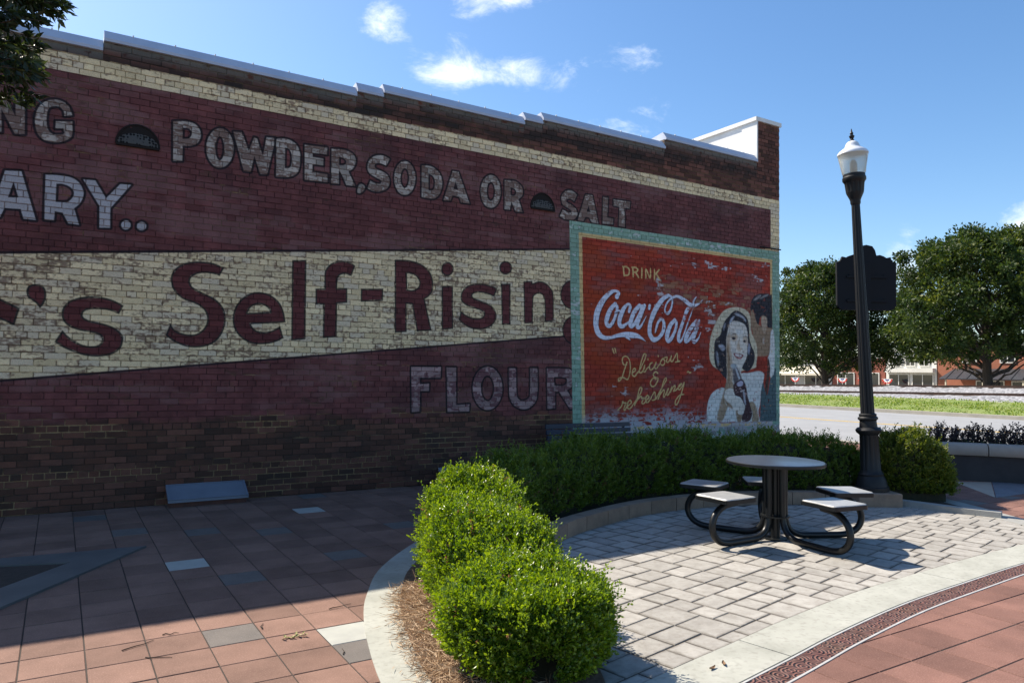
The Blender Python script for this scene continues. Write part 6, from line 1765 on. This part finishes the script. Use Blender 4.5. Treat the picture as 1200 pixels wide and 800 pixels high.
arc_solid([(pr_, 0), (pr_ + 0.24, 0), (pr_ + 0.24, 0.40), (pr_, 0.40)], PA0, PA1, 40).build('wall', M_PLWALL, pln, pinv, smooth=True)
arc_solid([(pr_ + 1.3, 0), (pr_ + 1.5, 0), (pr_ + 1.5, 0.40), (pr_ + 1.3, 0.40)], PA0, PA1, 40).build('rear_wall', M_PLWALL, pln, pinv, smooth=True)
arc_solid([(pr_ + 0.241, 0), (pr_ + 1.299, 0), (pr_ + 1.299, 0.41), (pr_ + 0.241, 0.41)], PA1 - 0.035, PA1, 3).build('end_wall', M_PLWALL, pln, pinv)
arc_solid([(pr_ + 0.242, 0.05), (pr_ + 1.298, 0.05), (pr_ + 1.298, 0.38), (pr_ + 0.77, 0.45), (pr_ + 0.242, 0.42)], PA0, PA1 - 0.036, 30).build('soil', M_SOIL, pln, pinv)
capo = [(pr_ - 0.05, 0.401), (pr_ + 0.27, 0.401), (pr_ + 0.27, 0.555), (pr_ + 0.22, 0.58), (pr_ + 0.01, 0.575), (pr_ - 0.045, 0.545), (pr_ - 0.07, 0.49), (pr_ - 0.065, 0.43)]
nst = 8
for k in range(nst):
    t0, t1 = PA0 + (PA1 - PA0) * k / nst + 0.0015, PA0 + (PA1 - PA0) * (k + 1) / nst - 0.0015
    arc_solid(capo, t0, t1, 8).build('cap_stone', M_CAP, pln, pinv, smooth=True)
M_PURPLE = leaf_mat('purple_leaf', (0.020, 0.016, 0.016), (0.048, 0.030, 0.036), (0.085, 0.075, 0.045), 0.3, 0.4, 0.5)
M_LOWGREEN = leaf_mat('undergrowth', (0.02, 0.035, 0.012), (0.035, 0.055, 0.02), (0.06, 0.08, 0.03), 0.3, 0.5, 0.4)
for ring_r, cnt in ((5.42, 26), (5.75, 22)):
    for k in range(cnt):
        th = R(43) - R(30) * (k + random.random() * 0.5) / cnt
        bx, by = pcx + ring_r * math.cos(th) + random.gauss(0, 0.05), pcy + ring_r * math.sin(th) + random.gauss(0, 0.05)
        h_ = random.uniform(0.26, 0.44)
        pt = empty('purple_plant', (bx, by, 0.44), 'dark purple leafy bedding plant in the raised planter', 'plant', 'purple plants in the raised planter')
        sts, lp, la, lt = MB(), [], [], []
        for q in range(6):
            ex, ey = random.gauss(0, 0.07), random.gauss(0, 0.07)
            hh_ = h_ * random.uniform(0.75, 1.1)
            sts.tube([(0, 0, -0.02), (ex * 0.5, ey * 0.5, hh_ * 0.5), (ex, ey, hh_)], 0.004, 4)
            for j in range(16):
                f_ = 0.25 + 0.75 * j / 15
                an = random.random() * 6.28
                lp.append((ex * f_, ey * f_, hh_ * f_)); la.append((math.cos(an), math.sin(an), 0.35 + 0.5 * f_)); lt.append(min(1, max(0, random.gauss(0.35 + 0.25 * f_, 0.2))))
        sts.build('stem', M_PURPLE, pt)
        lp = np.array(lp)
        link_mesh('foliage', leaves_mesh('foliage', lp, np.array(la), rng.uniform(0.035, 0.065, len(lp)), rng.uniform(0.02, 0.034, len(lp)), lt), M_PURPLE, pt)
nn = 2500
th = rng.uniform(R(8), R(43), nn); rr = rng.uniform(5.28, 6.25, nn)
lo = link_mesh('undergrowth', leaves_mesh('undergrowth', np.stack([rr * np.cos(th), rr * np.sin(th), 0.42 + 0.16 * rng.random(nn)], 1), np.column_stack([rng.normal(size=(nn, 2)), 0.3 + rng.random(nn)]), 0.05, 0.03, rng.random(nn)), M_LOWGREEN, pln, pinv)
lo['kind'] = 'stuff'

# ------------------------------------------------------------------ trees
def limb(mb, p0, p1, r0, r1, wob=0.08, n=6, seg=7):
    p0, p1 = Vector(p0), Vector(p1)
    L = (p1 - p0).length
    pts, rad = [], []
    for k in range(n + 1):
        f = k / n
        w_ = wob * L * math.sin(f * math.pi)
        pts.append(p0.lerp(p1, f) + Vector((random.gauss(0, 1), random.gauss(0, 1), random.gauss(0, .6))) * w_ * 0.35)
        rad.append(r0 + (r1 - r0) * f)
    mb.tube(pts, rad, seg)
    return pts


M_MAG = leaf_mat('magnolia_leaf', (0.014, 0.030, 0.007), (0.034, 0.062, 0.011), (0.13, 0.155, 0.024), 0.3, 0.5, 0.3)


def big_tree(name, label, x, y, zb, r, h, skirt, nclump, leaves_per, seed, squash=1.0):
    random.seed(seed)
    root = empty(name, (x, y, zb), label, 'tree', 'large evergreen trees beyond the railway')
    tr = MB()
    th = h * 0.16
    limb(tr, (0, 0, 0), (0.1, 0.05, h * 0.55), 0.40, 0.20, 0.03, 8, 10)
    tr.build('trunk', M_BARK, root)
    lb = MB()
    cs = []
    for k in range(nclump):
        # points in a dome shell and inside
        u, v_ = random.random() * 2 * math.pi, random.random()
        zz_ = skirt + (h - skirt) * (v_ ** 0.85)
        f = (zz_ - skirt) / (h - skirt)
        rad = r * math.sqrt(max(0.03, 1 - (abs(f - 0.30) / 0.72) ** 2.1)) * (random.random() ** 0.35)
        rad *= 1 + 0.13 * math.sin(3 * u + seed) + 0.12 * math.sin(5 * u + 2 * seed + f * 6) + random.gauss(0, 0.07)
        cs.append((rad * math.cos(u), rad * math.sin(u) * squash, zz_ + random.gauss(0, 0.15)))
    for c in cs[:26]:
        limb(lb, (0.05, 0.02, max(th, c[2] * 0.45)), c, 0.14, 0.03, 0.12, 5, 5)
    for sgn, hh_ in ((-1, 0.10), (1, 0.12), (-1, 0.18), (1, 0.2)):
        limb(lb, (0, 0, h * hh_), (0.5 * sgn, sgn * r * 0.5, h * hh_ + 2.8), 0.09, 0.04, 0.08, 6, 6)
    lb.build('limbs', M_BARK, root)
    cs = np.array(cs)
    n = nclump * leaves_per
    ci = np.repeat(np.arange(nclump), leaves_per)
    csz = 0.4 + 0.95 * rng.random(nclump) ** 1.5
    off = rng.normal(size=(n, 3)); off /= np.linalg.norm(off, axis=1)[:, None]
    off *= (rng.random(n) ** 0.45 * csz[ci])[:, None] * np.array([1, 1, 0.75])
    pos = cs[ci] + off
    ax = off + rng.normal(0, 0.5, (n, 3)) + np.array([0, 0, 0.15])
    tint = np.clip(0.42 + rng.normal(0, 0.12, nclump)[ci] + rng.normal(0, 0.17, n), 0, 1)
    fo = link_mesh('foliage', leaves_mesh('foliage', pos, ax, rng.uniform(0.20, 0.34, n), rng.uniform(0.11, 0.18, n), tint, 0.15), M_MAG, root)
    fo['kind'] = 'stuff'


big_tree('magnolia_tree', 'dark evergreen tree beyond the railway just right of the building corner', 62.0, 43.3, -0.5, 6.3, 12.6, 2.8, 400, 170, 11)
big_tree('magnolia_tree', 'largest dark evergreen tree beyond the railway at the right edge', 62.0, 29.0, -0.5, 7.7, 13.4, 3.7, 540, 170, 5)

random.seed(21)
M_ELM = leaf_mat('street_tree_leaf', (0.014, 0.024, 0.008), (0.022, 0.036, 0.010), (0.045, 0.065, 0.016), 0.3, 0.4, 0.5)
tx_, ty_ = -2.9, 5.5
tree = empty('street_tree', (tx_, ty_, 0), 'dark leafy branches of a street tree hanging in at the top left', 'tree')
tr = MB(); limb(tr, (0, 0, 0), (0.05, 0.0, 3.0), 0.13, 0.085, 0.02, 8, 12); tr.build('trunk', M_BARK, tree)
lb = MB()
tips = []
mains = [((0.04, 0, 2.2), (1.6, -0.2, 3.45)), ((0.05, 0, 2.6), (1.9, -0.1, 4.0)), ((0.05, 0, 2.9), (1.7, 0.1, 4.5)), ((0.05, 0, 3.0), (0.9, 0.2, 5.3)), ((0.05, 0, 3.0), (-0.6, 0.5, 5.2)),
         ((0.04, 0, 2.5), (-1.4, -0.3, 4.3)), ((0.04, 0, 2.4), (-0.4, -1.3, 4.1)), ((0.04, 0, 2.8), (-1.2, 0.7, 4.6)), ((0.05, 0, 2.9), (0.3, -1.0, 5.0)), ((0.05, 0, 2.7), (1.2, 1.9, 3.95))]
for a_, b_ in mains:
    pts = limb(lb, a_, b_, 0.05, 0.014, 0.10, 8, 6)
    for k in range(4, 9):
        for q in range(3):
            d = Vector((random.gauss(0, 1), random.gauss(0, 0.7), random.gauss(0.05, 0.5))).normalized() * random.uniform(0.25, 0.5)
            if pts[k].x + d.x > 2.4:
                d.x = 2.4 - pts[k].x
            sp_ = limb(lb, pts[k], pts[k] + d, 0.008, 0.003, 0.1, 4, 4)
            tips.append(sp_)
# sprays that reach furthest over the plaza
for k in range(56):
    zt_ = random.uniform(3.25, 4.3)
    lim = 2.88 if zt_ > 3.82 else 2.76 - 0.12 * abs(zt_ - 3.55)
    a_ = (1.85 + random.gauss(0, 0.1), -0.1 + random.gauss(0, 0.2), zt_ + random.uniform(-0.15, 0.3))
    b_ = (lim - random.random() ** 2 * 0.25, -0.2 + random.gauss(0, 0.25), zt_ - 0.02)
    sp_ = limb(lb, a_, b_, 0.008, 0.0025, 0.12, 9, 4)
    tips += [sp_, sp_]
lb.build('limbs', M_BARK, tree)
pos, ax = [], []
for sp_ in tips:
    for k in range(1, len(sp_)):
        for q in range(9):
            f = random.random()
            p = sp_[k - 1].lerp(sp_[k], f)
            d = (sp_[k] - sp_[k - 1]).normalized()
            v_ = Vector((random.gauss(0, 1), random.gauss(0, 1), random.gauss(-0.45, 0.7)))
            pos.append(p + v_.normalized() * 0.02 * random.random()); ax.append(v_.normalized() * 0.8 + d * 0.7)
pos = np.array([tuple(p) for p in pos]); ax = np.array([tuple(p) for p in ax])
n = len(pos)
fo = link_mesh('foliage', leaves_mesh('foliage', pos, ax, rng.uniform(0.05, 0.085, n), rng.uniform(0.018, 0.03, n), rng.random(n)), M_ELM, tree)
fo['kind'] = 'stuff'

# ------------------------------------------------------------------ shops beyond the railway
M_SHOPWHITE = surf('white_render', (0.72, 0.71, 0.66), (0.62, 0.61, 0.57), 0.8, 0.8)
M_SHOPBRICK = surf('orange_brick', (0.36, 0.14, 0.085), (0.28, 0.105, 0.065), 1.5, 0.9, 0.3, 8)
M_SHOPRED = surf('red_brick', (0.28, 0.09, 0.06), (0.21, 0.07, 0.05), 1.5, 0.9, 0.3, 8)
M_SHOPGREY = surf('grey_render', (0.42, 0.42, 0.41), (0.34, 0.34, 0.33), 0.8, 0.85)
M_GLASS = surf('shop_glass', (0.02, 0.024, 0.03), rough=0.08, spec=0.8)
M_FRAME = surf('shop_frame', (0.62, 0.61, 0.57), rough=0.6)
M_DARKMETAL = surf('dark_standing_seam', (0.055, 0.058, 0.068), (0.04, 0.042, 0.05), 2, 0.45, metal=0.3)
M_CANVAS = surf('cream_canvas', (0.66, 0.60, 0.47), (0.56, 0.51, 0.40), 1, 0.85)
SX = 78.0


def shop(label, y0, y1, h, mat, wins, name='shop_building', door=None, cornice=None):
    b = empty(name, (SX, (y0 + y1) / 2, -0.5), label, 'building', 'shops beyond the railway')
    hw = (y1 - y0) / 2 - 0.01
    MB().box(0, 12, -hw, hw, 0, h).build('wall', mat, b)
    MB().box(-0.15, 0.35, -hw + 0.002, hw - 0.002, h + 0.001, h + 0.28).build('cornice', cornice or M_FRAME, b)
    for wy, wz, ww, wh in wins:
        fr = MB()
        for a in ((wy - ww / 2, wy - ww / 2 + 0.1, wz, wz + wh), (wy + ww / 2 - 0.1, wy + ww / 2, wz, wz + wh), (wy - ww / 2 + 0.1, wy + ww / 2 - 0.1, wz, wz + 0.1), (wy - ww / 2 + 0.1, wy + ww / 2 - 0.1, wz + wh - 0.1, wz + wh), (wy - 0.04, wy + 0.04, wz + 0.1, wz + wh - 0.1)):
            fr.box(-0.09, -0.005, *a)
        f = fr.build('window', M_FRAME, b)
        MB().box(-0.04, -0.004, wy - ww / 2 + 0.1, wy + ww / 2 - 0.1, wz + 0.1, wz + wh - 0.1).build('pane', M_GLASS, f)
    return b


s1 = shop('pale shop with a cream canvas awning left of the first tree', 53.6, 63.0, 4.0, M_SHOPGREY, [(-2.6, 0.5, 3.2, 2.0), (1.8, 0.5, 3.2, 2.0)])
m = MB(); m.add([(-1.5, -4.2, 2.55), (-1.5, 4.2, 2.55), (0.02, 4.2, 3.4), (0.02, -4.2, 3.4), (-1.5, -4.2, 2.3), (-1.5, 4.2, 2.3), (0.02, 4.2, 3.3), (0.02, -4.2, 3.3)], [(0, 1, 2, 3), (7, 6, 5, 4), (0, 4, 5, 1), (1, 5, 6, 2), (3, 7, 4, 0), (2, 6, 7, 3)])
m.build('awning', M_CANVAS, s1)
s2 = shop('low red brick shop seen below the first tree', 47.0, 53.5, 4.3, M_SHOPRED, [(-1.5, 0.5, 2.2, 2.2), (1.5, 0.5, 2.2, 2.2)])
s3 = shop('white rendered shop with a glass front between the two trees', 41.4, 46.9, 5.0, M_SHOPWHITE, [(-1.3, 0.5, 2.3, 2.1), (1.3, 0.5, 2.3, 2.1), (-1.5, 3.4, 1.1, 1.0), (0, 3.4, 1.1, 1.0), (1.5, 3.4, 1.1, 1.0)])
MB().box(-0.5, -0.002, -2.6, 2.6, 2.75, 3.2).build('fascia', M_SHOPWHITE, s3)
s4 = shop('orange brick shop with a dark metal awning at the right', 24.0, 41.3, 5.2, M_SHOPBRICK, [(-6.0, 0.5, 2.6, 1.5), (-2.8, 0.5, 2.6, 1.5), (0.4, 0.5, 2.6, 1.5), (3.6, 0.5, 2.6, 1.5), (-5, 3.7, 1.4, 1.0), (-1.5, 3.7, 1.4, 1.0), (2, 3.7, 1.4, 1.0), (5.5, 3.7, 1.4, 1.0)])
m = MB(); m.add([(-1.8, -7.6, 2.15), (-1.8, 7.6, 2.15), (0.0, 7.0, 3.15), (0.0, -7.0, 3.15), (-1.8, -7.6, 2.05), (-1.8, 7.6, 2.05), (0.0, 7.0, 3.05), (0.0, -7.0, 3.05)], [(0, 1, 2, 3), (7, 6, 5, 4), (0, 4, 5, 1), (1, 5, 6, 2), (3, 7, 4, 0), (2, 6, 7, 3)])
aw = m.build('awning', M_DARKMETAL, s4)
seam = MB().add([(-1.8, -0.03, 2.16), (-1.8, 0.03, 2.16), (0, 0.03, 3.16), (0, -0.03, 3.16), (-1.8, -0.03, 2.21), (-1.8, 0.03, 2.21), (0, 0.03, 3.21), (0, -0.03, 3.21)], [(3, 2, 1, 0), (4, 5, 6, 7), (0, 1, 5, 4), (1, 2, 6, 5), (2, 3, 7, 6), (3, 0, 4, 7)]).mesh('seam')
for k in range(15):
    link_mesh('seam', seam, M_DARKMETAL, aw, (0, -6.9 + k * 0.985, 0))
for k in range(5):
    MB().box(-1.7, -1.58, -7 + k * 3.5 - 0.06, -7 + k * 3.5 + 0.06, 0, 2.06).build('awning_post', M_CANVAS, s4)

# patriotic fan buntings on a rail in front of the shops
M_RED = surf('flag_red', (0.50, 0.035, 0.03), rough=0.8)
M_FW = surf('flag_white', (0.75, 0.75, 0.75), rough=0.8)
M_BLUE = surf('flag_blue', (0.03, 0.07, 0.38), rough=0.8)
for y, lab in ((57.2, 'red white and blue fan bunting in front of the cream awning'), (50.9, 'red white and blue fan bunting on the low red brick shop, left'), (48.4, 'red white and blue fan bunting on the low red brick shop, right'), (45.6, 'red white and blue fan bunting in front of the white shop')):
    bt = empty('bunting', (SX - 2.0, y, 0.55), lab, 'bunting', 'fan buntings along the shops')
    for (r0, r1), mt in (((0.06, 0.24), M_BLUE), ((0.24, 0.42), M_FW), ((0.42, 0.58), M_RED)):
        vs, fs = [], []
        for k in range(13):
            th = math.pi + math.pi * k / 12
            for rr_ in (r0, r1):
                for dx in (0, 0.03):
                    vs.append((dx + 0.03 * (k % 2), rr_ * math.cos(th), 0.95 + rr_ * math.sin(th) * 0.9))
        for k in range(12):
            a = k * 4
            fs += [(a, a + 2, a + 6, a + 4), (a + 1, a + 5, a + 7, a + 3), (a, a + 4, a + 5, a + 1), (a + 2, a + 3, a + 7, a + 6)]
        MB().add(vs, fs).build('fan_band', mt, bt)
    MB().tube([(0.02, 0, -1.05), (0.02, 0, 0.97)], 0.03, 6).build('stake', M_FRAME, bt)
    MB().tube([(0.02, -0.6, 0.96), (0.02, 0.6, 0.96)], 0.025, 6).build('rail', M_FRAME, bt)

# ------------------------------------------------------------------ litter on the paving
M_TWIG = surf('dead_twig', (0.045, 0.032, 0.024), rough=0.9)
M_DRYLEAF = surf('dry_leaf', (0.22, 0.13, 0.07), (0.15, 0.09, 0.05), 40, 0.8)
random.seed(4)
for (x, y, l, a), lab in (((0.44, 4.72, 0.20, 0.5), 'thin curved twig on the lit paving near the shadow edge, lower left'), ((0.62, 4.83, 0.09, 0.1), 'short dark twig lying just inside the sunlit tiles, lower left'), ((0.52, 4.47, 0.15, -0.5), 'straight twig on the sunlit tiles nearest the camera'), ((1.12, 4.70, 0.10, 1.2), 'tiny forked twig on the corner of a grey paver'), ((1.66, 4.83, 0.18, 0.25), 'long twig on the sunlit tiles beside the curved edging'), ((1.42, 4.05, 0.09, 1.4), 'small twig on the tiles beside the pale paver')):
    t = MB()
    pts = [(x + l * (k / 5 - 0.5) * math.cos(a) + random.gauss(0, 0.006), y + l * (k / 5 - 0.5) * math.sin(a) + random.gauss(0, 0.008), 0.006) for k in range(6)]
    t.tube(pts, [0.0035 - 0.0004 * k for k in range(6)], 5)
    tag(t.build('twig', M_TWIG), lab, 'twig', 'twigs on the paving')
spr = empty('leaf_sprig', (1.24, 4.42, 0), 'small sprig of fallen yellow-green leaves on a red tile', 'leaf sprig')
M_SPRIG = surf('fallen_leaf', (0.24, 0.23, 0.07), (0.38, 0.33, 0.13), 60, 0.6)
MB().tube([(-0.07, -0.01, 0.004), (0, 0.004, 0.008), (0.07, 0.0, 0.004)], 0.0018, 5).build('stem', M_TWIG, spr)
lfm = MB().add([(0, 0, 0), (0.016, 0.008, 0.003), (0.034, 0, 0.004), (0.016, -0.008, 0.003), (0.016, 0, 0)], [(0, 4, 1), (4, 2, 1), (0, 3, 4), (4, 3, 2)]).mesh('leaf')
for k in range(16):
    lf = link_mesh('leaf', lfm, M_SPRIG, spr, (-0.065 + 0.13 * k / 15, random.gauss(0, 0.006), random.uniform(0.004, 0.012)))
    lf.rotation_euler = (random.gauss(0, 0.4), random.gauss(-0.2, 0.3), random.choice((1, -1)) * random.uniform(0.4, 1.6))
for (x, y, a), lab in (((3.06, 2.83, 0.2), 'curled brown leaf on the pale concrete band, left of two'), ((3.16, 2.84, 0.9), 'curled brown leaf on the pale concrete band, right of two')):
    vs, fs = [], []
    for k in range(7):
        f = k / 6
        wd_ = 0.010 * math.sin(math.pi * f) + 0.001
        for s_ in (-1, 0, 1):
            px, py = (f - 0.5) * 0.06, s_ * wd_
            vs.append((px * math.cos(a) - py * math.sin(a), px * math.sin(a) + py * math.cos(a), 0.002 + 0.006 * abs(s_) + 0.008 * (f - 0.5) ** 2 * 4))
    for k in range(6):
        for s_ in range(2):
            i = k * 3 + s_
            fs.append((i, i + 3, i + 4, i + 1))
    lf = MB().add(vs, fs).build('fallen_leaf', M_DRYLEAF, None, (x, y, 0.006))
    tag(lf, lab, 'leaf', 'fallen leaves on the concrete band')
